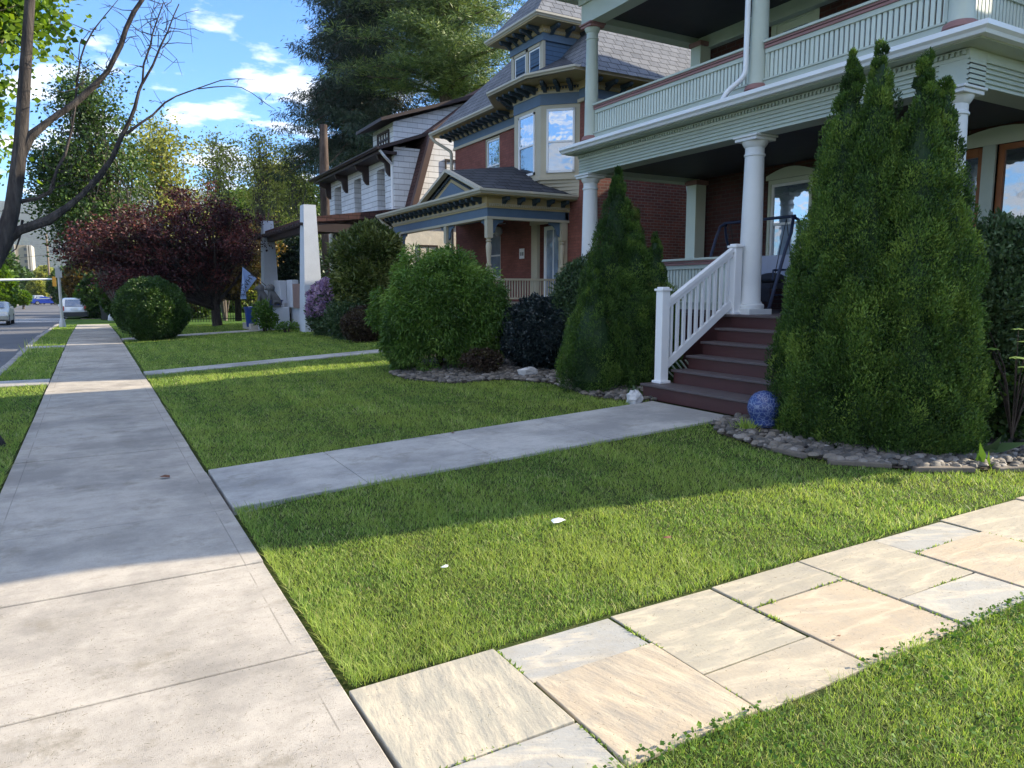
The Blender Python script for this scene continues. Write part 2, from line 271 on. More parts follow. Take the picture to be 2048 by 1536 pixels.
def grassmat():
    m, t, b = newmat('grass blades'); o = t.nodes['Material Output']; a = N(t, 'ShaderNodeAttribute', attribute_name='v'); p = wpos(t)
    c = ramp(t, a.outputs['Fac'], [(0, (.085, .165, .035)), (.45, (.22, .36, .065)), (.86, (.50, .60, .15)), (.93, (.52, .53, .22)), (1, (.60, .54, .32))])
    c = mixc(t, ramp(t, noise(t, p, 1.3, 5, .65), [(.42, (0, 0, 0)), (.62, (.6,) * 3)]), c, (.36, .43, .09))
    c = mixc(t, ramp(t, noise(t, p, .55, 4, .6), [(.45, (0, 0, 0)), (.65, (.3,) * 3)]), c, (.09, .20, .04))
    c = mixc(t, ramp(t, noise(t, p, 6, 4, .7), [(.60, (0, 0, 0)), (.72, (.5,) * 3)]), c, (.40, .37, .14))
    t.links.new(c, b.inputs['Base Color']); b.inputs['Roughness'].default_value = .5; b.inputs['Specular IOR Level'].default_value = .3
    tr = N(t, 'ShaderNodeBsdfTranslucent'); t.links.new(mixc(t, .5, c, (.9, 1, .2), 'MULTIPLY'), tr.inputs[0])
    s = N(t, 'ShaderNodeMixShader'); s.inputs[0].default_value = .50
    t.links.new(b.outputs[0], s.inputs[1]); t.links.new(tr.outputs[0], s.inputs[2]); t.links.new(s.outputs[0], o.inputs[0]); return m
MT['grass'] = grassmat()
LF = dict(
    arbor=leafmat('arborvitae sprays', (.016, .045, .010), (.078, .16, .028), (.20, .30, .055), .28, .6),
    box=leafmat('boxwood leaves', (.018, .050, .012), (.045, .10, .022), (.09, .16, .03), .15, .45),
    lace=leafmat('laceleaf foliage', (.038, .09, .016), (.11, .225, .035), (.23, .36, .07), .25, .5),
    holly=leafmat('dark glossy holly leaves', (.010, .018, .022), (.022, .036, .038), (.045, .064, .062), .08, .3),
    shrub=leafmat('grey green shrub leaves', (.025, .055, .025), (.06, .11, .045), (.12, .18, .08), .2, .45),
    rhodo=leafmat('rhododendron leaves', (.03, .055, .014), (.10, .14, .035), (.24, .27, .09), .2, .35),
    lilac=leafmat('lilac coloured blossom', (.20, .12, .27), (.34, .23, .44), (.54, .42, .62), .3, .6),
    redshrub=leafmat('dark red green barberry', (.028, .016, .012), (.045, .030, .018), (.07, .06, .025), .15, .5),
    jmaple=leafmat('burgundy maple leaves', (.018, .006, .009), (.050, .014, .019), (.16, .045, .040), .28, .5),
    maple=leafmat('fresh green maple leaves', (.035, .085, .010), (.10, .20, .018), (.22, .34, .035), .5, .45),
    locust=leafmat('pale spring leaves', (.09, .12, .025), (.27, .30, .06), (.48, .48, .14), .4, .5),
    midgreen=leafmat('mid green leaves', (.018, .045, .012), (.045, .095, .02), (.10, .17, .03), .3, .5),
    amber=leafmat('amber and green leaves', (.05, .035, .012), (.11, .075, .02), (.22, .14, .03), .35, .5),
    pine=leafmat('pine needles', (.022, .055, .016), (.10, .16, .045), (.27, .34, .10), .2, .5),
    spruce=leafmat('dark spruce needles', (.008, .022, .016), (.018, .040, .024), (.04, .07, .035), .1, .5),
    clover=leafmat('clover leaves', (.03, .08, .012), (.08, .17, .022), (.15, .26, .04), .3, .75))

# ------------------------------------------------------------------ mesh building
class MB:
    def __init__(s): s.v = []; s.f = []
    def box(s, x0, x1, y0, y1, z0, z1):
        n = len(s.v); s.v += [(x0, y0, z0), (x1, y0, z0), (x1, y1, z0), (x0, y1, z0), (x0, y0, z1), (x1, y0, z1), (x1, y1, z1), (x0, y1, z1)]
        s.f += [tuple(n + i for i in q) for q in ((0, 3, 2, 1), (4, 5, 6, 7), (0, 1, 5, 4), (1, 2, 6, 5), (2, 3, 7, 6), (3, 0, 4, 7))]; return s
    def poly(s, pts): n = len(s.v); s.v += [tuple(p) for p in pts]; s.f.append(tuple(range(n, n + len(pts)))); return s
    def prism(s, pts, d):
        """polygon in space pushed along d"""
        n = len(s.v); k = len(pts); s.v += [tuple(p) for p in pts] + [tuple(np.array(p) + np.array(d)) for p in pts]
        s.f.append(tuple(range(n + k - 1, n - 1, -1))); s.f.append(tuple(range(n + k, n + 2 * k)))
        for i in range(k): j = (i + 1) % k; s.f.append((n + i, n + j, n + k + j, n + k + i))
        return s
    def bar(s, p, q, w, h, up=(0, 0, 1)):
        p, q = np.array(p, float), np.array(q, float); d = q - p; d /= np.linalg.norm(d); r = np.cross(d, up); r /= np.linalg.norm(r); u = np.cross(r, d)
        c = [p + r * a * w / 2 + u * b * h / 2 for a, b in ((-1, -1), (1, -1), (1, 1), (-1, 1))]; return s.prism(c, q - p)
    def tube(s, pts, rs, n=8):
        pts = [np.array(p, float) for p in pts]
        if not hasattr(rs, '__len__'): rs = [rs] * len(pts)
        base = len(s.v); prev = None
        for i, p in enumerate(pts):
            d = pts[min(i + 1, len(pts) - 1)] - pts[max(i - 1, 0)]; d = d / (np.linalg.norm(d) + 1e-9)
            if prev is None: a = np.cross(d, (0, 0, 1)) if abs(d[2]) < .9 else np.cross(d, (1, 0, 0))
            else: a = prev - d * (prev @ d)
            a /= (np.linalg.norm(a) + 1e-9); prev = a; b = np.cross(d, a)
            for k in range(n):
                th = 2 * math.pi * k / n; s.v.append(tuple(p + (a * math.cos(th) + b * math.sin(th)) * rs[i]))
        for i in range(len(pts) - 1):
            for k in range(n): k2 = (k + 1) % n; s.f.append((base + i * n + k, base + i * n + k2, base + (i + 1) * n + k2, base + (i + 1) * n + k))
        s.f.append(tuple(base + k for k in range(n - 1, -1, -1))); s.f.append(tuple(base + (len(pts) - 1) * n + k for k in range(n))); return s
    def lathe(s, prof, cx, cy, n=20):
        base = len(s.v)
        for r, z in prof:
            for k in range(n): th = 2 * math.pi * (k + .5) / n; s.v.append((cx + r * math.cos(th), cy + r * math.sin(th), z))
        for i in range(len(prof) - 1):
            for k in range(n): k2 = (k + 1) % n; s.f.append((base + i * n + k, base + i * n + k2, base + (i + 1) * n + k2, base + (i + 1) * n + k))
        s.f.append(tuple(base + k for k in range(n - 1, -1, -1))); s.f.append(tuple(base + (len(prof) - 1) * n + k for k in range(n))); return s
    def blob(s, c, r, n=10, m=7, wob=0, seed=0):
        q = np.random.default_rng(seed); base = len(s.v)
        for i in range(m + 1):
            ph = math.pi * i / m
            for k in range(n):
                th = 2 * math.pi * k / n; w_ = 1 + wob * (q.random() - .5)
                s.v.append((c[0] + r[0] * w_ * math.sin(ph) * math.cos(th), c[1] + r[1] * w_ * math.sin(ph) * math.sin(th), c[2] - r[2] * w_ * math.cos(ph)))
        for i in range(m):
            for k in range(n): k2 = (k + 1) % n; s.f.append((base + i * n + k, base + i * n + k2, base + (i + 1) * n + k2, base + (i + 1) * n + k))
        return s
    def wall(s, axis, c, u0, u1, z0, z1, holes=(), depth=.12, inward=1):
        """plane at x=c or y=c with openings (u0,u1,z0,z1) and their reveals"""
        us = sorted({u0, u1, *[h[0] for h in holes], *[h[1] for h in holes]}); zs = sorted({z0, z1, *[h[2] for h in holes], *[h[3] for h in holes]})
        P = (lambda u, z, d=0: (c + d * inward, u, z)) if axis == 'x' else (lambda u, z, d=0: (u, c + d * inward, z))
        for a, b in zip(us, us[1:]):
            for e, g in zip(zs, zs[1:]):
                mu, mz = (a + b) / 2, (e + g) / 2
                if any(h[0] < mu < h[1] and h[2] < mz < h[3] for h in holes): continue
                s.poly([P(a, e), P(b, e), P(b, g), P(a, g)])
        for h in holes:
            a, b, e, g = h
            for (q, r) in (((a, e), (b, e)), ((b, e), (b, g)), ((b, g), (a, g)), ((a, g), (a, e))): s.poly([P(*q), P(*r), P(*r, depth), P(*q, depth)])
        return s

def link(name, me, m, parent=None, smooth=False, loc=None):
    o = bpy.data.objects.new(name, me); COL.objects.link(o)
    if m: me.materials.append(m)
    if smooth:
        me.shade_smooth()
        me.set_sharp_from_angle(angle=math.radians(40))
    if parent: o.parent = parent
    return o
def origin(parent):
    v = Vector((0, 0, 0))
    while parent: v += parent.location; parent = parent.parent
    return v
def part(name, mb, m, parent=None, smooth=False, bevel=0, org=None):
    """one mesh object; coordinates are given in world metres, the parent's place is taken off"""
    o_ = origin(parent) if parent else Vector(org if org is not None else (0, 0, 0))
    me = bpy.data.meshes.new(name); me.from_pydata([(a - o_.x, b - o_.y, c - o_.z) for a, b, c in mb.v], [], mb.f); me.update()
    o = link(name, me, m, parent, smooth)
    if not parent: o.location = o_
    if bevel:
        bm_ = o.modifiers.new('bevel', 'BEVEL'); bm_.width = bevel; bm_.segments = 2; bm_.limit_method = 'ANGLE'
    return o
def quads(name, Q, m, parent=None, v=None, org=None, extra=None):
    Q = np.asarray(Q, np.float32).reshape(-1, 4, 3); o_ = origin(parent) if parent else Vector(org if org is not None else (0, 0, 0))
    Q = Q - np.array(o_, np.float32); n = len(Q); me = bpy.data.meshes.new(name)
    me.vertices.add(4 * n); me.vertices.foreach_set('co', Q.ravel()); me.loops.add(4 * n); me.loops.foreach_set('vertex_index', np.arange(4 * n, dtype=np.int32))
    me.polygons.add(n); me.polygons.foreach_set('loop_start', np.arange(0, 4 * n, 4, dtype=np.int32)); me.polygons.foreach_set('loop_total', np.full(n, 4, np.int32))
    me.update(calc_edges=True)
    if v is not None: me.attributes.new('v', 'FLOAT', 'FACE').data.foreach_set('value', np.asarray(v, np.float32))
    o = link(name, me, m, parent)
    if not parent: o.location = o_
    return o
def tag(o, label=None, cat=None, group=None, kind=None):
    if label: o['label'] = label
    if cat: o['category'] = cat
    if group: o['group'] = group
    if kind: o['kind'] = kind
    return o
def thing(name, loc, label, cat, group=None):
    o = bpy.data.objects.new(name, None); COL.objects.link(o); o.location = loc; o.empty_display_size = .2; return tag(o, label, cat, group)

# ------------------------------------------------------------------ foliage
def unit(a): return a / (np.linalg.norm(a, axis=-1, keepdims=True) + 1e-9)
def leafquads(P, D, size, aspect=.5, jit=.6, q=rng):
    """rhombic leaves at P pointing along D (jittered)"""
    n = len(P); D = unit(unit(D) + jit * q.normal(size=(n, 3))); S = unit(np.cross(D, q.normal(size=(n, 3)))); Nn = np.cross(D, S)
    L = size * q.uniform(.6, 1.35, (n, 1)); Wd = L * aspect * .5
    return np.stack([P, P + D * L * .45 + S * Wd + Nn * L * .08, P + D * L, P + D * L * .45 - S * Wd + Nn * L * .08], 1)
def ellipsoid_quads(c, r, n=14, m=9, wob=.08, seed=1):
    b = MB().blob(c, r, n, m, wob, seed); V = np.array(b.v); return V[np.array(b.f)]
def vnoise(P, k, seed=0):
    q = np.random.default_rng(seed); o = np.zeros(len(P))
    for i in range(6):
        d = q.normal(size=3) * k * (1 + .5 * i); o += np.sin(P @ d + q.uniform(0, 6.28)) / (1 + .4 * i)
    return o / 3
def clumps(surf, n_clump, per, leaf, m, name, parent, clump_r=.13, aspect=.5, outward=.7, up=.5, core=None, jit=.6, seed=3, fill=0.35, flat=.7, org=None, vert=1.0, cscale=None):
    """foliage: rounded tufts of leaves standing on a surface, gaps between them coloured dark as shade; surf(n, rng) -> points, normals"""
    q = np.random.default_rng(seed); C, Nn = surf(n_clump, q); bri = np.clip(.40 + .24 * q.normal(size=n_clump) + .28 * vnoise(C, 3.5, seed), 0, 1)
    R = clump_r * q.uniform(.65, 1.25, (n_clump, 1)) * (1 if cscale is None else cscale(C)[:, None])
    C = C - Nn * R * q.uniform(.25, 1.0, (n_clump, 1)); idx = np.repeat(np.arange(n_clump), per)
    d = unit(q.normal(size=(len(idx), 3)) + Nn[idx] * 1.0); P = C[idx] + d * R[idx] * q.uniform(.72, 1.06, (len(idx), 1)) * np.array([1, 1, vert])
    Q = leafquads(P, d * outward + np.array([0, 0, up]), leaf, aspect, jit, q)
    v = np.clip(bri[idx] + .13 * q.normal(size=len(idx)) + .18 * np.sum(d * Nn[idx], 1) + .10 * d[:, 2] - .12, 0, 1)  # leaves facing out and up are lighter: shading put into leaf colour
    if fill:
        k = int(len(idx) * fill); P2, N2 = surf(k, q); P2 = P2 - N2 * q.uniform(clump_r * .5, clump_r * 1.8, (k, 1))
        Q = np.concatenate([Q, leafquads(P2, N2 + np.array([0, 0, up]), leaf, aspect, 1, q)]); v = np.concatenate([v, np.clip(.12 + .1 * q.normal(size=k), 0, 1)])  # deep leaves toned dark, inner shade painted in
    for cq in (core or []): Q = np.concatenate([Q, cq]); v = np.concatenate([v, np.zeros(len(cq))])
    return quads(name, Q, m, parent, v, org)
def ell_surf(c, r, lo=-.9, wob=.08, seed=5):
    c, r = np.array(c, float), np.array(r, float)
    def f(n, q):
        d = unit(q.normal(size=(int(n * 2.5), 3))); d = d[d[:, 2] > lo][:n]
        while len(d) < n: d = np.concatenate([d, unit(np.abs(q.normal(size=(n - len(d), 3))))])
        k = 1 + wob * vnoise(d * 3, 1, seed); return c + d * r * k[:, None], unit(d / r)
    return f
def cone_surf(c, H, prof, wob=.06, seed=5, ex=1.0):
    """upright shape: prof = [(height fraction, radius)]"""
    t_, r_ = np.array([p[0] for p in prof]), np.array([p[1] for p in prof]); c = np.array(c, float)
    def f(n, q):
        t = q.random(int(n * 4)); r = np.interp(t, t_, r_); keep = q.random(len(t)) * r_.max() < r + .05; t, r = t[keep][:n], r[keep][:n]
        while len(t) < n: t = np.concatenate([t, t[:n - len(t)]]); r = np.concatenate([r, r[:n - len(r)]])
        th = q.uniform(0, 2 * math.pi, n); k = 1 + wob * vnoise(np.stack([np.cos(th) * 2.2, np.sin(th) * 2.2, t * H * 1.5], 1), 1.5, seed) + .5 * wob * np.abs(vnoise(np.stack([np.cos(th) * 5, np.sin(th) * 5, t * H * 3], 1), 1.5, seed + 1))
        dr = (np.interp(t + .02, t_, r_) - np.interp(t - .02, t_, r_)) / (.04 * H)
        P = c + np.stack([np.cos(th) * r * k * ex, np.sin(th) * r * k, t * H], 1); return P, unit(np.stack([np.cos(th), np.sin(th), -dr], 1))
    return f
def cone_core(c, H, prof, k=.86, n=18, m=14):
    b = MB(); ts = np.linspace(0, .97, m); rr = np.interp(ts, [p[0] for p in prof], [p[1] for p in prof]) * k
    b.lathe([(float(r), float(c[2] + t * H)) for t, r in zip(ts, rr)], c[0], c[1], n); V = np.array(b.v); return V[np.array([f for f in b.f if len(f) == 4])]

def branchy(base, path, radii, crown, n_limb, seed, leafm, barkm, root, leaf=.09, per=60, clump=.5, twig_r=.02, n_twig=3, seg=7, spread_up=.3, aspect=.6, droop=0, start=.35, crown_name='crown'):
    """tree: trunk path, limbs reaching to points in the crown (list of ellipsoids), leaf clusters on the twigs"""
    q = np.random.default_rng(seed); tb = MB(); path = [np.array(p, float) for p in path]; tb.tube(path, radii, seg + 2)
    cc = []
    L = len(path)
    for i in range(n_limb):
        e = crown[q.integers(len(crown))]; d = unit(q.normal(size=3)); c0, r0 = np.array(e[0], float), np.array(e[1], float)
        tip = c0 + d * r0 * q.uniform(.45, .98); f_ = start + (1 - start) * q.random() ** 1.2; k = min(int(f_ * (L - 1)), L - 2); a = path[k] + (path[k + 1] - path[k]) * (f_ * (L - 1) - k)
        if tip[2] < a[2] - .3 and f_ > start + .1: f_ = start; k = int(f_ * (L - 1)); a = path[k]
        r_ = np.interp(f_, np.linspace(0, 1, L), radii) * .5; mid = a + (tip - a) * .5 + np.array([0, 0, spread_up * np.linalg.norm(tip - a) * .3]) + q.normal(size=3) * .06 * np.linalg.norm(tip - a)
        pts = [a, a + (mid - a) * .5 + q.normal(size=3) * .03, mid, mid + (tip - mid) * .55 + q.normal(size=3) * .04, tip]
        tb.tube(pts, [r_, r_ * .75, r_ * .5, r_ * .3, twig_r * .5], seg - 1)
        cc.append(tip)
        for j in range(n_twig):
            b0 = pts[2] + (pts[4] - pts[2]) * q.random(); t2 = b0 + unit(unit(tip - a) + q.normal(size=3) * .8) * clump * q.uniform(.8, 1.8); t2[2] -= droop * q.random()
            tb.tube([b0, (b0 + t2) / 2 + q.normal(size=3) * .04, t2], [twig_r, twig_r * .6, twig_r * .25], 4); cc.append(t2)
    if leafm:
        cc = np.array(cc); n = len(cc); bri = np.clip(.5 + .25 * q.normal(size=n), 0, 1); idx = np.repeat(np.arange(n), per)
        off = q.normal(size=(len(idx), 3)) * clump * .45 * np.array([1, 1, .7]); P = cc[idx] + off; D = off + np.array([0, 0, -.15 * clump])
        quads(crown_name, leafquads(P, D, leaf, aspect, .7, q), leafm, root, np.clip(bri[idx] + .2 * q.normal(size=len(idx)), 0, 1))
    return part('trunk', tb, barkm, root, smooth=True)

# ------------------------------------------------------------------ terrain
def dz(y): return np.interp(y, [30, 58, 150, 400, 3000], [0, -.38, -.63, -1.4, -3.0])
def slope(y): return np.interp(y, [2.75, 5.6, 16, 30, 45], [.013, .047, .052, .04, .0])
def gz(x, y): return dz(y) + slope(y) * np.clip(np.asarray(x) - .85, 0, 5.6)
XW0, XW1, XK = -.72, .80, -1.60
def structure(o): return tag(o, kind='structure')
def grid(name, xs, ys, zf, m):
    b = MB(); nx = len(xs)
    for y in ys:
        for x in xs: b.v.append((float(x), float(y), float(zf(x, y))))
    for j in range(len(ys) - 1):
        for i in range(nx - 1): b.f.append((j * nx + i, j * nx + i + 1, (j + 1) * nx + i + 1, (j + 1) * nx + i))
    return structure(part(name, b, m))
def ground_z(x, y):
    if x < -10.6: return float(dz(y)) - .01
    if x < -1.61: return float(dz(y)) - .30
    if XW0 - .02 < x < XW1 + .06 and y < 46: return float(dz(y)) - .05
    return float(gz(x, y)) - .012
xs = [-3000, -900, -300, -120, -60, -30, -16, -10.7, -10.6, -10.5, -6, -1.63, -1.60, -1.2, XW0 - .03, XW0 - .01, 0, XW1 + .05, XW1 + .055, 1.4, 2.2, 3, 4, 5, 6.45, 7.5, 9, 12, 18, 30, 60, 150, 500, 1500, 3000]
ys = [-600, -100, -30, -10, -3, 0, 1, 1.8, 2.75, 3.5, 4.5, 5.6, 7, 9, 12, 16, 20, 25, 30, 38, 45, 46, 52, 58, 80, 110, 150, 250, 400, 900, 2000, 3400]
grid('ground', xs, ys, ground_z, MT['soil'])
yr = [-60, 0, 15, 30, 40, 50, 58, 80, 110, 150, 250, 400, 700]
grid('road', [-10.4, -6, XK - .16], yr, lambda x, y: dz(y) - .13, MT['asphalt'])
b = MB(); b.poly([(-40, 48, dz(48) - .126), (60, 48, dz(48) - .126), (60, 60, dz(60) - .126), (-40, 60, dz(60) - .126)]); structure(part('cross_street', b, MT['asphalt']))
# sidewalk slabs
b = MB(); joints = [-6.4, -5.2, -4.0, -2.8, -1.6, -.5, .65, 1.9, 3.15, 4.39, 5.6, 6.9]; y = 6.9
while y < 46: y += 1.24; joints.append(y)
for a, c in zip(joints, joints[1:]):
    o = rnd.uniform(-.004, .004); z = float(dz((a + c) / 2)); b.box(XW0 + rnd.uniform(-.006, .006), XW1 + rnd.uniform(-.008, .004), a + .006, c - .006, z - .1, z + o)
structure(part('sidewalk', b, MT['sidewalk'], bevel=.006))
b = MB(); y = 61.
while y < 130: z = float(dz(y)); b.box(XW0, XW1, y + .02, y + 1.5, z - .2, z); y += 1.5
structure(part('far_sidewalk', b, MT['sidewalk']))
# kerb
b = MB(); y = -8
while y < 47.5:
    z = float(dz(y)); b.box(XK - .16 + rnd.uniform(-.015, .015), XK + rnd.uniform(-.01, .02), y + .01, y + 1.8, z - .3, z + rnd.uniform(-.02, .01)); y += 1.82
y = 61
while y < 200: z = float(dz(y)); b.box(XK - .16, XK, y, y + 4, z - .3, z); y += 4.02
structure(part('kerb', b, MT['kerb'], bevel=.02))
b = MB(); y = -20
while y < 300:
    if not 47 < y < 60: z = float(dz(y)); b.box(-10.6, -10.42, y, y + 4, z - .4, z)
    y += 4.02
structure(part('far_kerb', b, MT['kerb']))
# strips of sunlight across the road, painted as white bands
for k, yy in enumerate((59.2, 61.3, 64.3, 67.0)):
    b = MB(); z = float(dz(yy)) - .122; b.poly([(-10.2, yy, z), (-1.8, yy, z), (-1.8, yy + .55, float(dz(yy + .55)) - .122), (-10.2, yy + .55, float(dz(yy + .55)) - .122)])
    structure(part('sun_band', b, MT['white']))
# walks
def walk(name, y0, y1, x0, x1, n, m, tilt=0):
    b = MB(); xs_ = n if isinstance(n, list) else [x0 + (x1 - x0) * i / n for i in range(n + 1)]
    for a, c in zip(xs_, xs_[1:]):
        a += .005; za, zb = [[float(gz(x, (y0 + y1) / 2)) + .012 for x in (a, c)] for _ in (0, 1)]
        pts = [(a, y0, za[0] - .12), (c, y0, za[1] - .12), (c, y0, za[1]), (a, y0, za[0])]; b.prism(pts, (0, y1 - y0, 0))
    return structure(part(name, b, m, bevel=.006))
walk('walkway', 5.60, 6.93, .815, 5.9, [.815, 1.86, 3.08, 4.32, 5.95], MT['walk'])
walk('second_walkway', 15.55, 16.25, .82, 7.9, 6, MT['walk'])
walk('third_walkway', 27.3, 28.2, .82, 6.2, 5, MT['walk'])
for nm, yy, ww in (('tree_lawn_walk', 14.9, .9), ('far_tree_lawn_walk', 24.6, .8)):
    b = MB().box(XK + .02, XW0 - .012, yy, yy + ww, -.1, .006); structure(part(nm, b, MT['walk'], bevel=.005))
# flagstones
fl = [(.812, 1.47, 2.11, 2.74, .30, 1.75), (.812, 1.47, 1.79, 2.10, .02, .5), (1.485, 2.11, 2.43, 2.74, .0, .3), (1.485, 2.11, 1.80, 2.42, .85, 1.35), (2.125, 2.78, 2.115, 2.745, .38, .1), (2.795, 3.485, 2.455, 2.745, .42, .1),
      (2.125, 2.78, 1.80, 2.10, .62, .3), (2.795, 3.485, 1.80, 2.44, .92, .25), (3.50, 4.19, 2.14, 2.75, .48, .1), (3.50, 4.19, 1.80, 2.125, .05, .4), (4.205, 4.92, 2.49, 2.75, .02, .6), (4.205, 4.92, 1.80, 2.475, .95, .1),
      (4.935, 5.9, 2.25, 2.76, .5, .0), (4.935, 5.6, 1.80, 2.235, .7, .3), (5.615, 6.4, 1.80, 2.235, .1, .2), (5.915, 6.8, 2.25, 2.76, .75, .1), (6.415, 7.6, 1.8, 2.235, .4, .3), (6.815, 7.6, 2.25, 2.76, .3, .3)]
b = MB(); vv, aa = [], []
for x0, x1, y0, y1, v_, an in fl:
    zz = -.003 + rnd.uniform(-.006, .006); j = [rnd.uniform(-.008, .008) for _ in range(4)]; t1, t2 = zz + float(gz(x0, 2.3)) + rnd.uniform(-.003, .003), zz + float(gz(x1, 2.3)) + rnd.uniform(-.003, .003)
    b.prism([(x0 + j[0], y0 + j[1], t1), (x1 + j[2], y0 + j[3], t2), (x1 + j[1], y1 + j[2], t2), (x0 + j[3], y1 + j[0], t1)], (0, 0, -.08)); vv += [v_] * 6; aa += [an] * 6
fo = structure(part('flagstone_path', b, MT['flag'], bevel=.004))
for nm, arr in (('v', vv), ('ang', aa)): fo.data.attributes.new(nm, 'FLOAT', 'FACE').data.foreach_set('value', arr)

# moss and grass in the flag joints
q = np.random.default_rng(14); PP = []
for x0, x1, y0, y1, v_, an in fl:
    for (ax, ay, bx_, by_) in ((x1 + .007, y0, x1 + .007, y1), (x0, y0 - .007, x1, y0 - .007)):
        k = int(160 * math.hypot(bx_ - ax, by_ - ay)); u = q.random(k); u = u[vnoise(np.stack([ax + (bx_ - ax) * u, ay + (by_ - ay) * u, u * 0], 1), 4, 3) > .05]; PP.append(np.stack([ax + (bx_ - ax) * u, ay + (by_ - ay) * u], 1))
PP = np.concatenate(PP); PP += q.normal(size=PP.shape) * .004; PP = PP[(PP[:, 0] < 7.5) & (PP[:, 1] > 1.79)]; P3 = np.stack([PP[:, 0], PP[:, 1], gz(PP[:, 0], PP[:, 1]) - .012], 1)
tag(quads('joint_moss', leafquads(P3, q.normal(size=(len(P3), 3)) * [.6, .6, .1] + [0, 0, 1], .022, .35, .3, q), MT['grass'], None, np.clip(.3 + .25 * q.normal(size=len(P3)), 0, 1)), 'moss and grass tufts growing in the flagstone joints', kind='stuff')

# planting beds
BED1 = [(7.9, 2.95), (7.1, 3.02), (6.45, 3.25), (5.85, 3.6), (5.5, 4.0), (5.32, 4.6), (5.35, 5.2), (5.6, 5.585), (7.6, 5.585), (9, 5.5), (9, 2.95)]
BED2 = [(5.95, 6.95), (5.71, 7.26), (5.59, 7.73), (5.85, 9.1), (5.48, 9.98), (4.75, 10.1), (4.38, 11.0), (4.40, 12.0), (5.1, 12.6), (5.8, 13.9), (7.6, 14.2), (7.6, 6.95)]
def inpoly(X, Y, P):
    r = np.zeros(len(X), bool); n = len(P)
    for i in range(n):
        x0, y0 = P[i]; x1, y1 = P[(i + 1) % n]; c = ((y0 > Y) != (y1 > Y)) & (X < (x1 - x0) * (Y - y0) / (y1 - y0 + 1e-12) + x0); r ^= c
    return r
for nm, P in (('right_bed_soil', BED1), ('left_bed_soil', BED2)):
    b = MB().poly([(x, y, float(gz(x, y)) + .004) for x, y in P]); 
    structure(part(nm, b, MT['mulch']))

# grass
def blades(x0, x1, y0, y1, dens, seed, test=None, edge=None, hmul=1.0, name='grass', k0=1.0):
    q = np.random.default_rng(seed); Qs, Vs = [], []; st = .5
    for ty in np.arange(y0, y1, st):
        for tx in np.arange(x0, x1, st):
            xa, xb, ya, yb = tx, min(tx + st, x1), ty, min(ty + st, y1); cx, cy = (xa + xb) / 2, (ya + yb) / 2; d = max(math.hypot(cx, cy), 1.7)
            az = math.degrees(math.atan2(cx, cy))
            if d > 2.2 and not (-24 < az < 80) and not (d < 5): continue
            n = q.poisson(dens * (3.2 / max(d, 3.2)) ** 1.55 * (xb - xa) * (yb - ya))
            if not n: continue
            X, Y = q.uniform(xa, xb, n), q.uniform(ya, yb, n); e = np.minimum.reduce([X - x0, x1 - X, Y - y0, y1 - Y])
            if test is not None: k = test(X, Y); X, Y, e = X[k], Y[k], e[k]; n = len(X)
            if not n: continue
            Z = gz(X, Y) - .012; w_ = .0026 * max(1, d / 3.0) ** .9 * q.uniform(.6, 1.4, n); tuft = vnoise(np.stack([X, Y, X * 0], 1), 5, 4)
            h = (.018 + .017 * q.random(n)) * (1 + .5 * tuft) * hmul * k0 * (1 + .10 * min(max(d - 4, 0), 8) / 8); h = np.where(e < .04, h * q.uniform(1, 2.0, n), h)
            th = q.uniform(0, 6.283, n); lean = q.uniform(.2, 1.5, n) * h; px_, py_ = np.cos(th), np.sin(th); fx, fy = np.cos(th + 1.57 + q.normal(0, .5, n)), np.sin(th + 1.57 + q.normal(0, .5, n))
            B = np.stack([X, Y, Z], 1); S = np.stack([px_ * w_, py_ * w_, 0 * w_], 1) * .5; M1 = B + np.stack([fx * lean * .35, fy * lean * .35, h * .55], 1); T = B + np.stack([fx * lean, fy * lean, h], 1)
            v = np.clip(.45 + .2 * q.normal(size=n) + .22 * tuft, 0, .9); dead = q.random(n) < .09; v = np.where(dead, q.uniform(.92, 1, n), v)
            if d < 6: Qs += [np.stack([B - S, B + S, M1 + S * .8, M1 - S * .8], 1), np.stack([M1 - S * .8, M1 + S * .8, T + S * .1, T - S * .1], 1)]; Vs += [v, v]
            else: Qs.append(np.stack([B - S, B + S, T + S * .2, T - S * .2], 1)); Vs.append(v)
    return tag(quads(name, np.concatenate(Qs), MT['grass'], None, np.concatenate(Vs)), kind='stuff')
nb1 = lambda X, Y: ~inpoly(X, Y, BED1) & (Y + .012 * np.sin(X * 9) < 9)
nb2 = lambda X, Y: ~inpoly(X, Y, BED2)
tag(blades(.825, 7.6, 2.765, 5.585, 14000, 1, nb1, hmul=1.0), 'sunlit front lawn grass between flagstone path and walkway')
tag(blades(.85, 6.2, -1.6, 1.80, 14000, 2, lambda X, Y: (Y < 1.80 + .03 * np.sin(X * 7) + .02 * np.sin(X * 23)), hmul=.95), 'shaded grass and clover at the right front corner')
tag(blades(.825, 7.3, 6.945, 15.53, 13500, 3, nb2), 'mown grass before the round green laceleaf shrub')
tag(blades(.86, 8.2, 16.28, 27.2, 12500, 5), 'lawn of the blue trimmed brick house')
tag(blades(.86, 9.0, 28.3, 40, 9000, 6), 'lawn beyond the round boxwood')
tag(blades(-1.57, -.745, -3.0, 14.88, 11500, 7, hmul=1.15), 'tree lawn grass strip around the forked tree')
tag(blades(-1.57, -.745, 15.82, 24.5, 12500, 8, hmul=1.3), 'second grass strip beside the road with tall seed heads')
tag(blades(-1.57, -.745, 25.4, 45.5, 12500, 9, hmul=1.2), 'far grass strip before the side street')
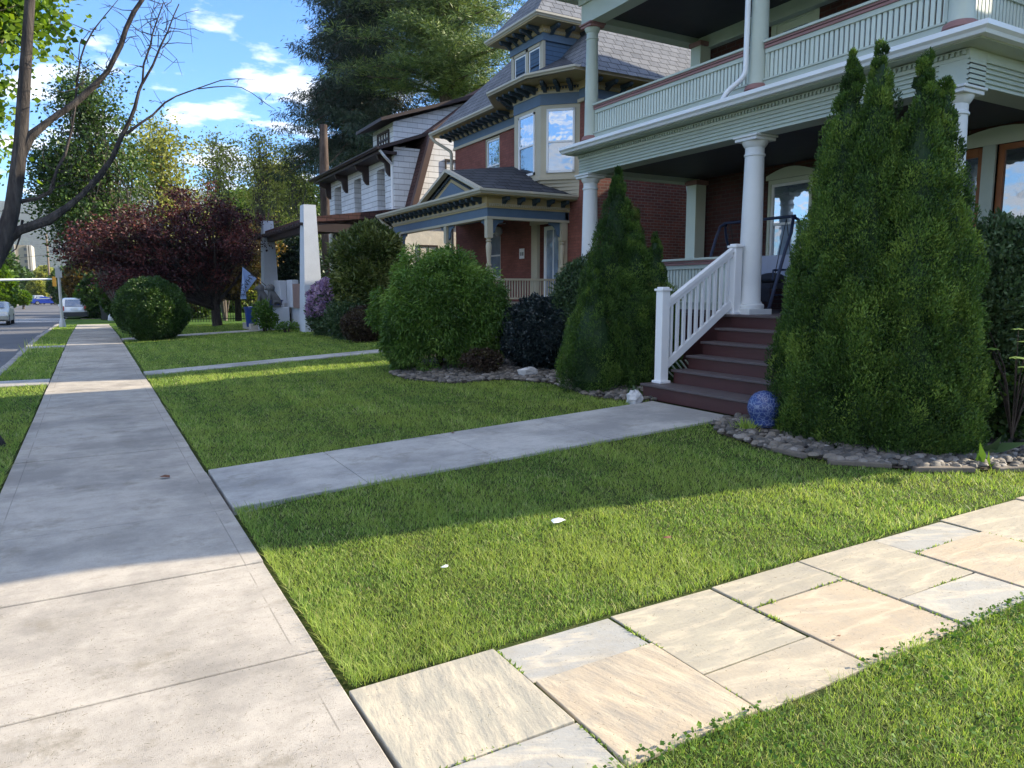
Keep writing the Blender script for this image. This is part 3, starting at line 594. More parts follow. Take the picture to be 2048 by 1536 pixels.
# taller seed stalks where the sun strip crosses the kerb strip
q = np.random.default_rng(77); n = 60; P = np.stack([q.uniform(-1.62, -.8, n), q.uniform(21.6, 24.4, n), np.zeros(n)], 1)
tag(quads('tall_grass', leafquads(P, np.tile([0, 0, 1.], (n, 1)), .30, .05, .2, q), MT['grass'], None, q.uniform(.85, 1, n)), 'pale tall grass stalks on the sunny kerb strip', kind='stuff')
# clover and broad weeds in the right front corner
q = np.random.default_rng(5); n = 5200; X, Y = 1.1 + 4.6 * q.random(n), 1.82 - 1.5 * q.random(n) ** 1.6; k = vnoise(np.stack([X, Y, 0 * X], 1), 4, 9) > -.25; X, Y = X[k], Y[k]
P = np.stack([X, Y, gz(X, Y) + .012 + .022 * q.random(len(X))], 1); D = q.normal(size=(len(X), 3)) * [1, 1, .25]
tag(quads('clover', leafquads(P, D, .017, .95, .3, q), LF['clover'], None, np.clip(.5 + .25 * q.normal(size=len(X)), 0, 1)), 'clover and broad leaved weeds in the lower right lawn', kind='stuff')
# litter of clippings and grit on the paving
q = np.random.default_rng(6); n = 4200; X = np.concatenate([q.uniform(-.7, .78, n), q.uniform(.85, 5.5, n // 3)]); Y = np.concatenate([1.2 + 3.2 * q.random(n) ** 1.3, q.uniform(1.8, 2.74, n // 3)])
k = (vnoise(np.stack([X, Y, 0 * X], 1), 2.5, 12) > -.15) | (q.random(len(X)) < .35); X, Y = X[k], Y[k]; P = np.stack([X, Y, gz(X, Y) * (X > .82) + np.where(X > .82, .0175, .0062)], 1)
D = q.normal(size=(len(X), 3)) * [1, 1, .02]; Dn = unit(D); S = np.stack([-Dn[:, 1], Dn[:, 0], 0 * X], 1); L = q.uniform(.005, .015, (len(X), 1)); L = np.where(q.random((len(X), 1)) < .15, L * 2.2, L); W_ = .0025 * q.uniform(.5, 1.2, (len(X), 1))
Qd = np.stack([P - Dn * L / 2, P + S * W_ / 2 + [0, 0, .001], P + Dn * L / 2, P - S * W_ / 2 + [0, 0, .001]], 1)
tag(quads('litter', Qd, M('dry clippings and grit', (.10, .085, .05), .9, .5, 90, 0), None, None), 'dry grass clippings and grit scattered on the paving', kind='stuff')
# fallen leaves and plastic scraps
def scrap(name, x, y, s, m, label, cat, seed, z=.02):
    q = np.random.default_rng(seed); b = MB(); n = 7
    P = [(x + s * math.cos(2 * math.pi * i / n) * q.uniform(.6, 1.1), y + s * .7 * math.sin(2 * math.pi * i / n) * q.uniform(.6, 1.1), float(gz(x, y)) + z + s * .3 * q.random()) for i in range(n)]
    c = (x, y, float(gz(x, y)) + z + s * .4)
    for i in range(n): b.poly([P[i], P[(i + 1) % n], c])
    o = part(name, b, m, None, org=(x, y, float(gz(x, y)))); so = o.modifiers.new('s', 'SOLIDIFY'); so.thickness = .001; return tag(o, label, cat)
scrap('plastic_scrap', 2.62, 3.97, .075, MT['paper'], 'larger crumpled white plastic scrap on the sunlit grass', 'litter', 1)
scrap('plastic_scrap', 1.66, 3.68, .028, MT['paper'], 'small white plastic scrap on the grass near the sidewalk', 'litter', 2)
scrap('fallen_leaf', .46, 6.82, .06, MT['deadleaf'], 'long reddish dead leaf on the sidewalk joint by the walkway', 'leaf', 3, .012)
scrap('fallen_leaf', 3.02, 3.35, .035, MT['deadleaf'], 'brown dead leaf in the sunlit lawn', 'leaf', 4, .03)
scrap('fallen_leaf', 2.87, 2.02, .014, MT['deadleaf'], 'tiny dark curled leaf on the orange flagstone', 'leaf', 5, .012)
scrap('fallen_leaf', 4.60, 2.0, .028, MT['deadleaf'], 'brown curled leaf at the right end of the flagstone path', 'leaf', 6, .012)
scrap('fallen_leaf', 3.2, 6.86, .03, MT['deadleaf'], 'brown leaf on the far edge of the concrete walkway', 'leaf', 8, .015)

# river stones
def stones(name, poly, n, seed, label, smin=.025, smax=.055):
    q = np.random.default_rng(seed); b = MB(); vv = []; P = np.array(poly); lo, hi = P.min(0), P.max(0); X, Y = q.uniform(lo[0], hi[0], n), q.uniform(lo[1], hi[1], n); k = inpoly(X, Y, poly)
    for x, y in zip(X[k], Y[k]):
        s = q.uniform(smin, smax); v0 = len(b.f); b.blob((x, y, float(gz(x, y)) + s * .35 + q.uniform(0, .015)), (s * q.uniform(.8, 1.4), s * q.uniform(.7, 1.1), s * q.uniform(.45, .75)), 7, 4, .12, int(q.integers(9999))); vv += [q.random()] * (len(b.f) - v0)
    m, t, bs = newmat('river stones ' + name); a = N(t, 'ShaderNodeAttribute', attribute_name='v'); c = ramp(t, a.outputs['Fac'], [(0, (.05, .047, .043)), (.4, (.11, .10, .088)), (.75, (.18, .155, .125)), (1, (.27, .25, .23))])
    c = mixc(t, .5, c, ramp(t, noise(t, wpos(t), 60, 4), [(.3, (.6,) * 3), (.7, (1.2,) * 3)]), 'MULTIPLY'); t.links.new(c, bs.inputs['Base Color']); bs.inputs['Roughness'].default_value = .75
    o = part(name, b, m, smooth=True); o.data.attributes.new('v', 'FLOAT', 'FACE').data.foreach_set('value', vv); return tag(o, label, kind='stuff')
stones('river_stones', BED2, 6500, 3, 'rounded grey river stones in the bed left of the steps')
stones('river_stones', BED1, 4500, 4, 'rounded grey river stones in the bed around the tall arborvitae')
def rock(x, y, s, label, seed):
    b = MB().blob((x, y, float(gz(x, y)) + s[2] * .6), s, 9, 6, .38, seed); tag(part('rock', b, MT['rock'], None, org=(x, y, float(gz(x, y)))), label, 'rock')
rock(5.72, 6.99, (.11, .10, .10), 'pale angular white rock beside the walkway in front of the steps', 3)
rock(5.95, 9.9, (.20, .10, .10), 'pale grey rock lying in the stones before the dark holly bush', 8)
rock(7.25, 3.2, (.16, .07, .05), 'flat tan rock at the far right edge of the bed', 5)
for i, (x, y, a) in enumerate(((5.36, 4.45, 1.6), (5.62, 3.86, 2.35), (6.1, 3.42, 2.6), (6.75, 3.14, 2.85))):
    c, s_ = math.cos(a), math.sin(a); z = float(gz(x, y)); dx, dy = c * .25, s_ * .25
    b = MB().bar((x - dx, y - dy, z + .012), (x + dx, y + dy, z + .012), .08, .045)
    tag(part('edging_stone', b, MT['edge'], None, bevel=.01, org=(x, y, z)), ['grey edging stone under the left side of the tall arborvitae', 'grey edging stone at the front of the tall arborvitae', 'grey edging stone between two others before the arborvitae', 'rightmost grey edging stone, partly in the sun'][i], 'edging stone', 'edging stones around the right bed')

# ------------------------------------------------------------------ shared house pieces
def window(parent, axis, c, u0, u1, z0, z1, fm, pm, inward=1, fw=.05, rail=True, bars=0, proud=0.0, name='window', pm2=None, casing=None, cw=.09):
    """sash window set at plane c; frame is the part, panes are its children"""
    b = MB(); d0, d1 = -proud, .05
    def bx(a, e, g, h, p, q_):
        lo, hi = sorted((c + p * inward, c + q_ * inward))
        b.box(lo, hi, a, e, g, h) if axis == 'x' else b.box(a, e, lo, hi, g, h)
    zm_ = (z0 + z1) / 2 - .02
    for a, e, g, h in ((u0, u0 + fw, z0, z1), (u1 - fw, u1, z0, z1), (u0 + fw, u1 - fw, z1 - fw, z1), (u0 + fw, u1 - fw, z0, z0 + fw * 1.3)): bx(a, e, g, h, d0, d1)
    if rail: bx(u0 + fw, u1 - fw, zm_ - fw * .45, zm_ + fw * .45, d0 + .01, d1)
    for k in range(bars): u = u0 + fw + (u1 - u0 - 2 * fw) * (k + 1) / (bars + 1); bx(u - .012, u + .012, z0 + fw, z1 - fw, d0 + .015, d1)
    o = part(name, b, fm, parent, bevel=.004)
    def pane(g, h, dd, m_):
        p = MB(); lo, hi = sorted((c + dd * inward, c + (dd + .008) * inward)); p.box(lo, hi, u0 + fw, u1 - fw, g, h) if axis == 'x' else p.box(u0 + fw, u1 - fw, lo, hi, g, h); part('pane', p, m_, o)
    if rail: pane(z0 + fw * 1.3, zm_ - fw * .45, .038, pm2 or pm); pane(zm_ + fw * .45, z1 - fw, .022, pm)
    else: pane(z0 + fw * 1.3, z1 - fw, .03, pm)
    if casing:
        k = MB(); b = k
        for a, e, g, h in ((u0 - cw, u0, z0 - cw, z1 + cw), (u1, u1 + cw, z0 - cw, z1 + cw), (u0, u1, z1, z1 + cw), (u0, u1, z0 - cw, z0)): bx(a, e, g, h, d0 - .025, .05)
        bx(u0 - cw - .03, u1 + cw + .03, z0 - cw - .05, z0 - cw, d0 - .07, .05)
        part('casing', k, casing, o, bevel=.004)
    return o
def column(parent, x, y, z0, z1, r, m, mcap=None, collar=None, plinth=.42):
    b = MB(); h = z1 - z0; e = .02
    if plinth: b.box(x - plinth / 2, x + plinth / 2, y - plinth / 2, y + plinth / 2, z0, z0 + .07)
    zb = z0 + (.07 if plinth else 0)
    prof = [(r * 1.30, zb), (r * 1.36, zb + .025), (r * 1.32, zb + .06), (r * 1.12, zb + .075), (r * 1.12, zb + .09), (r * 1.02, zb + .11)]
    for i in range(1, 9): t = i / 8; prof.append((r * (1 - .17 * t ** 1.6), zb + .11 + (z1 - .26 - zb - .11) * t))
    rt = r * .83; prof += [(rt * 1.12, z1 - .255), (rt * 1.12, z1 - .235), (rt, z1 - .22), (rt, z1 - .15), (rt * 1.10, z1 - .14), (rt * 1.30, z1 - .10), (rt * 1.38, z1 - .07)]
    b.lathe(prof, x, y, 28); o = part('column', b, m, parent, smooth=True)
    cp = MB(); k = rt * 1.5; cp.box(x - k, x + k, y - k, y + k, z1 - .07, z1 - .03); cp.box(x - k - .02, x + k + .02, y - k - .02, y + k + .02, z1 - .028, z1)
    part('capital', cp, mcap or m, o, bevel=.006)
    if collar: c = MB().lathe([(r * 1.25, z0 + .0), (r * 1.45, z0 + .03), (r * 1.35, z0 + .08), (r * 1.1, z0 + .1)], x, y, 24); part('collar', c, collar, o, smooth=True)
    return o
def balustrade(parent, p, q_, z0, h, slat, rail_m, band_m, slat_m, gap=.066, w=.044, name='balustrade'):
    """slatted railing from p to q (xy), bottom z0: lower rail, flat slats, banded cap rail"""
    p, q_ = np.array(p, float), np.array(q_, float); d = q_ - p; L = np.linalg.norm(d); d /= L; P = lambda s, z: (p[0] + d[0] * s, p[1] + d[1] * s, z)
    b = MB(); b.bar(P(0, z0 + .045), P(L, z0 + .045), .07, .09); b.bar(P(0, z0 + .10), P(L, z0 + .10), .10, .025); b.bar(P(0, z0 + h - .13), P(L, z0 + h - .13), .06, .06); b.bar(P(0, z0 + h - .018), P(L, z0 + h - .018), .15, .032)
    for s0 in (.02, L - .02): b.bar(P(s0, z0 + .02), P(s0, z0 + h - .03), .04, .04, up=(-d[1], d[0], 0))
    o = part(name, b, rail_m, parent, bevel=.004)
    k = MB().bar(P(0, z0 + h - .083), P(L, z0 + h - .083), .09, .032); k.bar(P(0, z0 + h - .048), P(L, z0 + h - .048), .11, .024); part('band', k, band_m, o)
    s = MB(); n = int(L / gap)
    for i in range(n): u = (i + .5) * L / n; s.bar(P(u, z0 + .11), P(u, z0 + h - .16), .018, w, up=(d[0], d[1], 0)) if False else s.bar(P(u, z0 + .11), P(u, z0 + h - .16), w if abs(d[0]) > .5 else w, .02, up=(-d[1], d[0], 0))
    part('slats', s, slat_m, o)
    return o
def gutter(pts, r=.06, m=None, parent=None, name='gutter'):
    """K-style gutter along a list of (x,y,z), open side up"""
    prof = [(-.05, 0), (.04, 0), (.055, .03), (.085, .055), (.085, .10), (.075, .105), (.07, .06), (-.05, .03)]; b = MB(); P = [np.array(p, float) for p in pts]; k = len(prof); base = len(b.v)
    for i, p in enumerate(P):
        ds = [unit(P[j + 1] - P[j]) for j in (i - 1, i) if 0 <= j < len(P) - 1]; ns = [np.array([d[1], -d[0], 0]) for d in ds]; nn = sum(ns) / len(ns); nn = nn / (nn @ ns[0])
        for a, z in prof: b.v.append(tuple(p + nn * a + np.array([0, 0, z])))
    for i in range(len(P) - 1):
        for j in range(k): j2 = (j + 1) % k; b.f.append((i * k + j, i * k + j2, (i + 1) * k + j2, (i + 1) * k + j))
    b.f.append(tuple(range(k))); b.f.append(tuple((len(P) - 1) * k + j for j in range(k))); return part(name, b, m, parent)
def pipe(pts, r, m, parent, name='downspout', sub=5):
    P = [np.array(p, float) for p in pts]; out_ = [P[0]]
    for a, b_, c in zip(P, P[1:], P[2:]):
        u, v_ = a - b_, c - b_; k = min(.09, np.linalg.norm(u) * .4, np.linalg.norm(v_) * .4); s_, e_ = b_ + unit(u) * k, b_ + unit(v_) * k
        for i in range(sub): t = i / (sub - 1); out_.append(s_ * (1 - t) ** 2 + b_ * 2 * t * (1 - t) + e_ * t * t)
    out_.append(P[-1]); return part(name, MB().tube(out_, r, 10), m, parent, smooth=True)
def dentils(b, p, q_, z0, z1, w=.035, gap=.07, dep=.035):
    p, q_ = np.array(p, float), np.array(q_, float); L = np.linalg.norm(q_ - p); d = (q_ - p) / L; n = int(L / gap)
    b.bar((*p, z1 + .004), (*q_, z1 + .004), dep * 2.2, .012)
    for i in range(n): c = p + d * (i + .5) * L / n; b.bar((*(c - d * w / 2), (z0 + z1) / 2), (*(c + d * w / 2), (z0 + z1) / 2), dep * 2, z1 - z0)

# ------------------------------------------------------------------ house with the two-storey sage porch
GZ = .27; FL = 1.29
h1 = thing('brick_house', (10.2, 7.5, GZ), 'dark brick house with two storey sage green porch, nearest on the right', 'house', 'houses along the street')
XC, YR, YL = 7.75, 4.5, 10.8          # column line, right and left ends
ZB, ZT = 3.62, 3.94                   # lower entablature
b = MB(); W1 = (8.12, 9.03, 2.05, 3.47); DO1 = (5.50, 5.95, 1.30, 3.46); W2 = (4.62, 5.34, 2.05, 3.46); UD = (8.15, 9.12, 4.25, 6.10)
b.wall('x', 10.2, 4.1, 10.6, GZ - .3, 6.9, [W1, DO1, W2, UD], .14); b.wall('y', 10.6, 10.2, 18.3, GZ - .3, 6.9, [], .1, -1); b.wall('y', 4.1, 10.2, 18.3, GZ - .3, 6.9); b.wall('x', 18.3, 4.1, 10.6, GZ - .3, 6.9)
part('wall', b, MT['brick1'], h1)
part('shadow_block', MB().box(9.6, 13.5, 2.80, 4.09, GZ - .3, 5.4), MT['brick1'], h1); part('shadow_block_roof', MB().box(9.5, 13.6, 2.70, 4.09, 5.4, 5.5), MT['slate_edge'], h1)  # unseen block added to cast the shadow edge over lawn and sidewalk
def arch(u0, u1, z0, rise, m, parent):
    b = MB(); n = 10; pts = [(10.185, u0, z0), (10.185, u1, z0)]
    for i in range(n + 1): t = i / n; pts.append((10.185, u1 + (u0 - u1) * t, z0 + .07 + rise * math.sin(math.pi * t)))
    b.prism(pts, (.02, 0, 0)); part('lintel', b, m, parent)
wi = window(h1, 'x', 10.24, W1[0] + .05, W1[1] - .05, W1[2] + .05, W1[3] - .07, MT['white'], MT['pane_sky'], pm2=MT['pane_curtain'], fw=.045, casing=MT['cream'], cw=.07); arch(W1[0] - .03, W1[1] + .03, W1[3], .11, MT['cream'], h1)
dr = MB(); dr.box(10.24, 10.29, DO1[0], DO1[0] + .09, DO1[2], DO1[3]); dr.box(10.24, 10.29, DO1[1] - .09, DO1[1], DO1[2], DO1[3]); dr.box(10.24, 10.29, DO1[0] + .09, DO1[1] - .09, DO1[3] - .12, DO1[3])
dr.box(10.24, 10.29, DO1[0] + .09, DO1[1] - .09, 2.44, 2.53); dr.box(10.255, 10.28, DO1[0] + .09, DO1[1] - .09, DO1[2], 2.44); dr.box(10.245, 10.28, DO1[0] + .13, DO1[1] - .13, 2.08, 2.38); dr.box(10.245, 10.28, DO1[0] + .13, DO1[1] - .13, 1.4, 1.98)
do = part('door', dr, MT['wood'], h1, bevel=.008); part('pane', MB().box(10.262, 10.27, DO1[0] + .09, DO1[1] - .09, 2.53, DO1[3] - .12), MT['pane_sky'], do)
part('door_knob', MB().blob((10.22, DO1[0] + .05, 2.2), (.025, .025, .025)), MT['rim'], do, smooth=True)
b = MB(); b.box(10.16, 10.25, 5.34, 5.50, 1.3, 3.46); b.box(10.16, 10.25, 5.95, 6.05, 1.3, 3.46); b.box(10.17, 10.25, 4.55, 5.34, 2.0, 2.05); part('door_surround', b, MT['sage'], h1, bevel=.006)
wd = window(h1, 'x', 10.24, W2[0], W2[1], W2[2], W2[3], MT['wood'], MT['pane_dark'], fw=.075, rail=False); arch(4.55, 6.05, 3.46, .15, MT['cream'], h1)
ud = window(h1, 'x', 10.24, UD[0] + .12, UD[1] - .12, UD[2], UD[3] - .12, MT['cream'], MT['pane_dark'], fw=.12, rail=False, name='balcony_door', casing=MT['cream'], cw=.11)
# porch floors, ceilings
b = MB(); n = 34
for i in range(n): x0 = 7.46 + (10.2 - 7.46) * i / n; b.box(x0, x0 + (10.2 - 7.46) / n - .006, 4.15, 10.85, FL - .035, FL)
part('porch_floor', b, MT['tread'], h1)
for a in ((7.52, 7.60, 7.12, 10.72), (7.52, 7.60, 4.28, 4.95), (7.52, 10.1, 10.72, 10.8), (7.52, 10.1, 4.2, 4.28)): part('porch_skirt', MB().box(*a, GZ - .1, FL - .04), MT['riser'], h1)
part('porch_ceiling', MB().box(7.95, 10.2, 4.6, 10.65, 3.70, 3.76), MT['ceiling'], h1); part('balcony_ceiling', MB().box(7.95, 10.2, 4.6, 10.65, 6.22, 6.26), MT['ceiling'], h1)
# lattice left of steps
b = MB()
for i in range(16):
    y0 = 7.2; x0 = 6.3 + i * .09
    for s_ in (1, -1):
        xa, xb = x0, x0 + s_ * .35
        zt = min(1.2, .35 + (x0 - 6.25) * .68)
        if 6.3 < xb < 7.45 and zt > .5: b.bar((xa, 7.135, .36), (xb, 7.135 + (.006 if s_ > 0 else 0), min(.71, zt)), .03, .008)
la = part('lattice', b, MT['saged'], h1)
# steps
b = MB(); r_ = MB(); nst = 6; RI = (FL - GZ) / nst; TR = .245
for i in range(nst):
    xf = 6.15 + i * TR - (0 if i else .12); y0, y1 = 4.95, 7.05 + (.16 if i == 0 else 0); z1 = GZ + RI * (i + 1) - .03; x1 = 7.5
    r_.box(xf + .0, xf + .03, y0, y1, GZ - .02 + RI * i * .999, z1)
    if i == 0: r_.box(xf + .03, 6.5, y1 - .03, y1, GZ - .02, z1)
    else: r_.box(xf + .03, 7.5, y1 - .03, y1 - .002 * i, GZ + .1, z1)
    if i < nst - 1:
        for k in range(2): w_ = (TR + (.14 if i == 0 else .02)) / 2; b.box(xf - .03 + k * w_, xf - .03 + (k + 1) * w_ - .005, y0, y1 + .02, z1, z1 + .03)
    else: b.box(xf - .03, 7.47, y0, 7.1, z1, z1 + .028)
st = part('steps', r_, MT['riser'], h1, bevel=.004); part('treads', b, MT['tread'], st, bevel=.005)
# stair railing
rl = part('stair_railing', MB().bar((6.33, 7.13, 1.46), (7.43, 7.13, 2.14), .075, .055).bar((6.33, 7.13, 1.40), (7.43, 7.13, 2.08), .045, .05).bar((6.33, 7.13, .66), (7.43, 7.13, 1.43), .05, .10), MT['white'], h1, bevel=.006)
for (nx, z0, z1) in ((6.26, GZ + RI - .005, 1.60), (7.50, FL, 2.17)):
    b = MB().box(nx - .062, nx + .062, 7.068, 7.192, z0, z1); b.box(nx - .085, nx + .085, 7.045, 7.215, z0, z0 + .035); b.box(nx - .08, nx + .08, 7.05, 7.21, z1, z1 + .03); b.box(nx - .055, nx + .055, 7.075, 7.185, z1 + .03, z1 + .05)
    part('newel_post', b, MT['white'], rl, bevel=.006)
for i in range(10): x = 6.40 + i * .106; part('baluster', MB().box(x - .018, x + .018, 7.112, 7.148, .68 + (x - 6.33) * .70, 1.40 + (x - 6.33) * .618), MT['white'], rl)
# columns
for y in (YL, 7.1, YR): column(h1, XC, y, FL, ZB, .148, MT['column'], MT['column'])
for y in (YL, 7.1, YR): column(h1, XC, y, 4.17, 6.12, .118, MT['sage'], MT['maroon'], MT['maroon'], plinth=0)
for z0, z1, cp in ((FL, 3.64, 3.56), (4.2, 6.1, 6.02)):
    pi = part('pilaster', MB().box(9.88, 10.13, 10.42, 10.67, z0, cp), MT['cream'], h1, bevel=.006); part('capital', MB().box(9.85, 10.16, 10.39, 10.70, cp, z1), MT['maroon'], pi, bevel=.008)
# lower entablature: front and right side, stepped clapboards
b = MB(); nb = 5; hb = (3.86 - ZB) / nb
for i in range(nb):
    z0 = ZB + i * hb; b.prism([(7.60, 4.30, z0), (7.60, 4.30, z0 + .012), (7.625, 4.30, z0 + hb), (7.9, 4.30, z0 + hb), (7.9, 4.30, z0)], (0, 6.65, 0))
    b.prism([(7.6001, 4.30, z0), (7.6001, 4.30, z0 + .012), (7.6001, 4.325, z0 + hb), (7.6001, 4.6, z0 + hb), (7.6001, 4.6, z0)], (5.0, 0, 0))
b.box(7.60, 7.9, 4.302, 10.95, 3.862, 3.96); b.box(7.905, 12.6, 4.303, 4.6, 3.862, 3.96)
b.box(7.9, 10.19, 10.66, 10.94, ZB, 3.90)
en = part('entablature', b, MT['sage'], h1)
b = MB(); dentils(b, (7.59, 4.32), (7.59, 10.95), 3.90, 3.94, .03, .055, .02); part('dentils', b, MT['saged'], en)
gutter([(7.36, 11.10, 3.975), (7.36, 4.06, 3.975), (12.6, 4.06, 3.975)], m=MT['gutter'], parent=h1)
b = MB().box(7.40, 7.62, 4.10, 11.08, 3.962, 3.985); b.box(7.62, 12.6, 4.10, 4.31, 3.962, 3.985); part('soffit', b, MT['sage'], h1)
b = MB(); b.poly([(7.38, 4.08, 4.06), (7.38, 11.09, 4.06), (7.66, 11.0, 4.15), (7.66, 4.36, 4.15)]); b.poly([(12.6, 4.08, 4.06), (7.38, 4.08, 4.06), (7.66, 4.36, 4.15), (12.6, 4.36, 4.15)]); b.poly([(7.38, 11.09, 4.06), (10.2, 11.09, 4.06), (10.2, 11.0, 4.15), (7.66, 11.0, 4.15)]); part('porch_roof_edge', b, MT['slate_edge'], h1)
b = MB(); q = np.random.default_rng(3); y = 4.35
while y < 11.0: l = q.uniform(.05, .28); b.bar((7.57 + q.uniform(-.02, .02), y, 4.125 + q.uniform(-.008, .012)), (7.57 + q.uniform(-.02, .02), min(y + l, 11), 4.125 + q.uniform(-.008, .012)), .05, q.uniform(.015, .035)); y += l + (q.uniform(0, .1) if q.random() < .3 else .002)
x = 7.57
while x < 12.5: l = q.uniform(.1, .35); b.bar((x, 4.29, 4.125), (x + l, 4.29 + q.uniform(-.01, .01), 4.13), .05, q.uniform(.02, .035)); x += l
part('peeling_strip', b, MT['rough_edge'], h1)
b = MB().box(7.66, 10.2, 4.36, 10.95, 4.06, 4.17); part('balcony_floor', b, MT['saged'], h1)
for ya, yb in ((YR + .13, 7.1 - .13), (7.1 + .13, YL - .13)): balustrade(h1, (XC, ya), (XC, yb), 4.20, .585, 0, MT['sage'], MT['maroon'], MT['slat'])
balustrade(h1, (XC + .13, YR), (12.5, YR), 4.20, .585, 0, MT['sage'], MT['maroon'], MT['slat'])
for x0, x1, yy in ((7.9, 9.88, YL), (7.9, 10.2, YR)): balustrade(h1, (x0, yy), (x1, yy), 1.33, .75, 0, MT['sage'], MT['maroon'], MT['slat'])
balustrade(h1, (XC, YR - .0 + .17), (XC, 4.93), 1.33, .75, 0, MT['sage'], MT['maroon'], MT['slat'])
balustrade(h1, (XC, 7.4), (XC, YL - .17), 1.33, .75, 0, MT['sage'], MT['maroon'], MT['slat'])
# upper entablature, eave, roof
b = MB(); b.box(7.62, 7.88, 4.32, 10.95, 6.12, 6.48); b.box(7.88, 12.6, 4.32, 4.6, 6.12, 6.48); b.box(7.88, 10.19, 10.68, 10.94, 6.12, 6.40); b.box(7.58, 7.62, 4.28, 10.99, 6.44, 6.56); b.box(7.58, 12.6, 4.28, 4.32, 6.44, 6.56); b.box(10.05, 10.19, 4.6, 10.66, 6.0, 6.40)
e2 = part('upper_entablature', b, MT['sage'], h1, bevel=.006)
b = MB(); dentils(b, (7.55, 4.3), (7.55, 10.97), 6.56, 6.62, .035, .065, .03); dentils(b, (7.6, 10.99), (10.2, 10.99), 6.56, 6.62, .035, .065, .03); part('dentils', b, MT['gold'], e2)
b = MB().box(7.02, 10.25, 3.72, 11.38, 6.63, 6.66); b.box(10.25, 18.5, 3.92, 10.86, 6.63, 6.66); part('eave_soffit', b, MT['sage'], h1)
gutter([(10.2, 11.36, 6.66), (7.04, 11.36, 6.66), (7.04, 3.74, 6.66), (10.2, 3.74, 6.66)], m=MT['gutter'], parent=h1)
def hip(x0, x1, y0, y1, z, h_, m, parent, th=.05):
    k = (y1 - y0) / 2; a, b_ = (x0 + k, y0 + k, z + h_), (x1 - k, y0 + k, z + h_); A, B, C_, D_ = (x0, y0, z), (x1, y0, z), (x1, y1, z), (x0, y1, z)
    b = MB(); b.poly([A, D_, a]); b.poly([A, a, b_, B]); b.poly([B, b_, C_]); b.poly([C_, b_, a, D_]); return part('roof', b, m, parent)
hip(9.9, 18.5, 3.88, 10.9, 6.70, 3.5, MT['slate'], h1)
b = MB(); b.poly([(7, 3.7, 6.7), (7, 11.4, 6.7), (10.4, 9.3, 8.3), (10.4, 5.8, 8.3)]); b.poly([(7, 11.4, 6.7), (10.4, 11.4, 6.7), (10.4, 9.3, 8.3)]); b.poly([(7, 3.7, 6.7), (10.4, 5.8, 8.3), (10.4, 3.7, 6.7)]); part('balcony_roof', b, MT['slate'], h1)
# downspouts
pipe([(7.10, 7.05, 6.66), (7.10, 7.05, 6.55), (7.585, 7.13, 6.35), (7.585, 7.16, 6.0), (7.585, 7.16, 4.38), (7.46, 7.36, 4.2), (7.40, 7.40, 4.05)], .035, MT['gutter'], h1)
pipe([(10.05, 11.0, 3.98), (10.05, 10.85, 3.75), (10.05, 10.78, 3.45), (10.05, 10.78, GZ)], .045, MT['gutter'], h1)
pipe([(10.0, 11.3, 6.6), (10.0, 11.2, 6.4), (10.05, 10.78, 6.15), (10.05, 10.78, 4.2)], .035, MT['saged'], h1)
# porch swing, cushions
sw = thing('porch_swing', (9.2, 8.2, FL), 'dark blue metal frame swing seat standing on the porch behind the middle column', 'swing')
yL_, yR_, xs_ = 8.98, 7.66, 9.2; ztop = FL + 1.42
b = MB().tube([(xs_, yL_ + .04, ztop), (xs_, yR_ - .06, ztop)], .024, 10)
for yy in (yL_, yR_):
    sg = 1 if yy > 8.3 else -1
    for xf in (-.48, .48): b.tube([(xs_, yy, ztop), (xs_ + xf * .12, yy + sg * .07, ztop - .05), (xs_ + xf * .25, yy + sg * .10, ztop - .25), (xs_ + xf * .45, yy + sg * .09, ztop - .5), (xs_ + xf, yy + sg * .05, FL + .02)], .024, 8)
    b.tube([(xs_ - .4, yy + sg * .05, FL + .25), (xs_ + .4, yy + sg * .05, FL + .25)], .015, 6)
part('frame', b, MT['navy'], sw, smooth=True)
b = MB()
for yy in (yL_ - .1, yR_ + .1):
    part('hanger', MB().tube([(xs_ - .22, yy, FL + .47), (xs_, yy, ztop - .03), (xs_ + .22, yy, FL + .47)], .008, 6), MT['black'], sw)
b = MB()
for yy in (yL_ - .1, yR_ + .1): b.tube([(xs_ - .24, yy, FL + .47), (xs_ - .24, yy, FL + .62), (xs_ + .2, yy, FL + .64), (xs_ + .24, yy, FL + .47)], .016, 8)
part('arms', b, MT['navy'], sw, smooth=True)
b = MB().box(xs_ - .26, xs_ + .24, yR_ + .12, yL_ - .12, FL + .34, FL + .43); b.box(xs_ - .28, xs_ - .26, yR_ + .12, yL_ - .12, FL + .14, FL + .36); part('seat', b, MT['cushion_d'], sw, bevel=.02)
b = MB().prism([(xs_ + .16, yR_ + .14, FL + .43), (xs_ + .24, yR_ + .14, FL + .43), (xs_ + .36, yR_ + .14, FL + .86), (xs_ + .28, yR_ + .14, FL + .88)], (0, yL_ - yR_ - .28, 0)); part('backrest', b, MT['cushion'], sw, bevel=.02)
b = MB().blob((xs_ - .02, 7.98, FL + .50), (.16, .24, .09), 12, 8); tag(part('cushion', b, MT['cushion_d'], None, smooth=True, org=(xs_ - .02, 7.98, FL + .43)), 'dark cushion lying on the seat of the porch swing', 'cushion')
# ceramic globe
gx, gy = 5.80, 5.06; b = MB(); R_ = .165
prof = [(.10, GZ - .02), (.135, GZ + .01)] + [(R_ * math.sin(t), GZ + .175 - R_ * 1.02 * math.cos(t)) for t in np.linspace(.95, 3.0, 14)]; b.lathe(prof, gx, gy, 30)
tag(part('garden_globe', b, MT['ceramic'], None, smooth=True, org=(gx, gy, GZ)), 'round cobalt blue crackle ceramic globe at the foot of the steps', 'garden ornament')

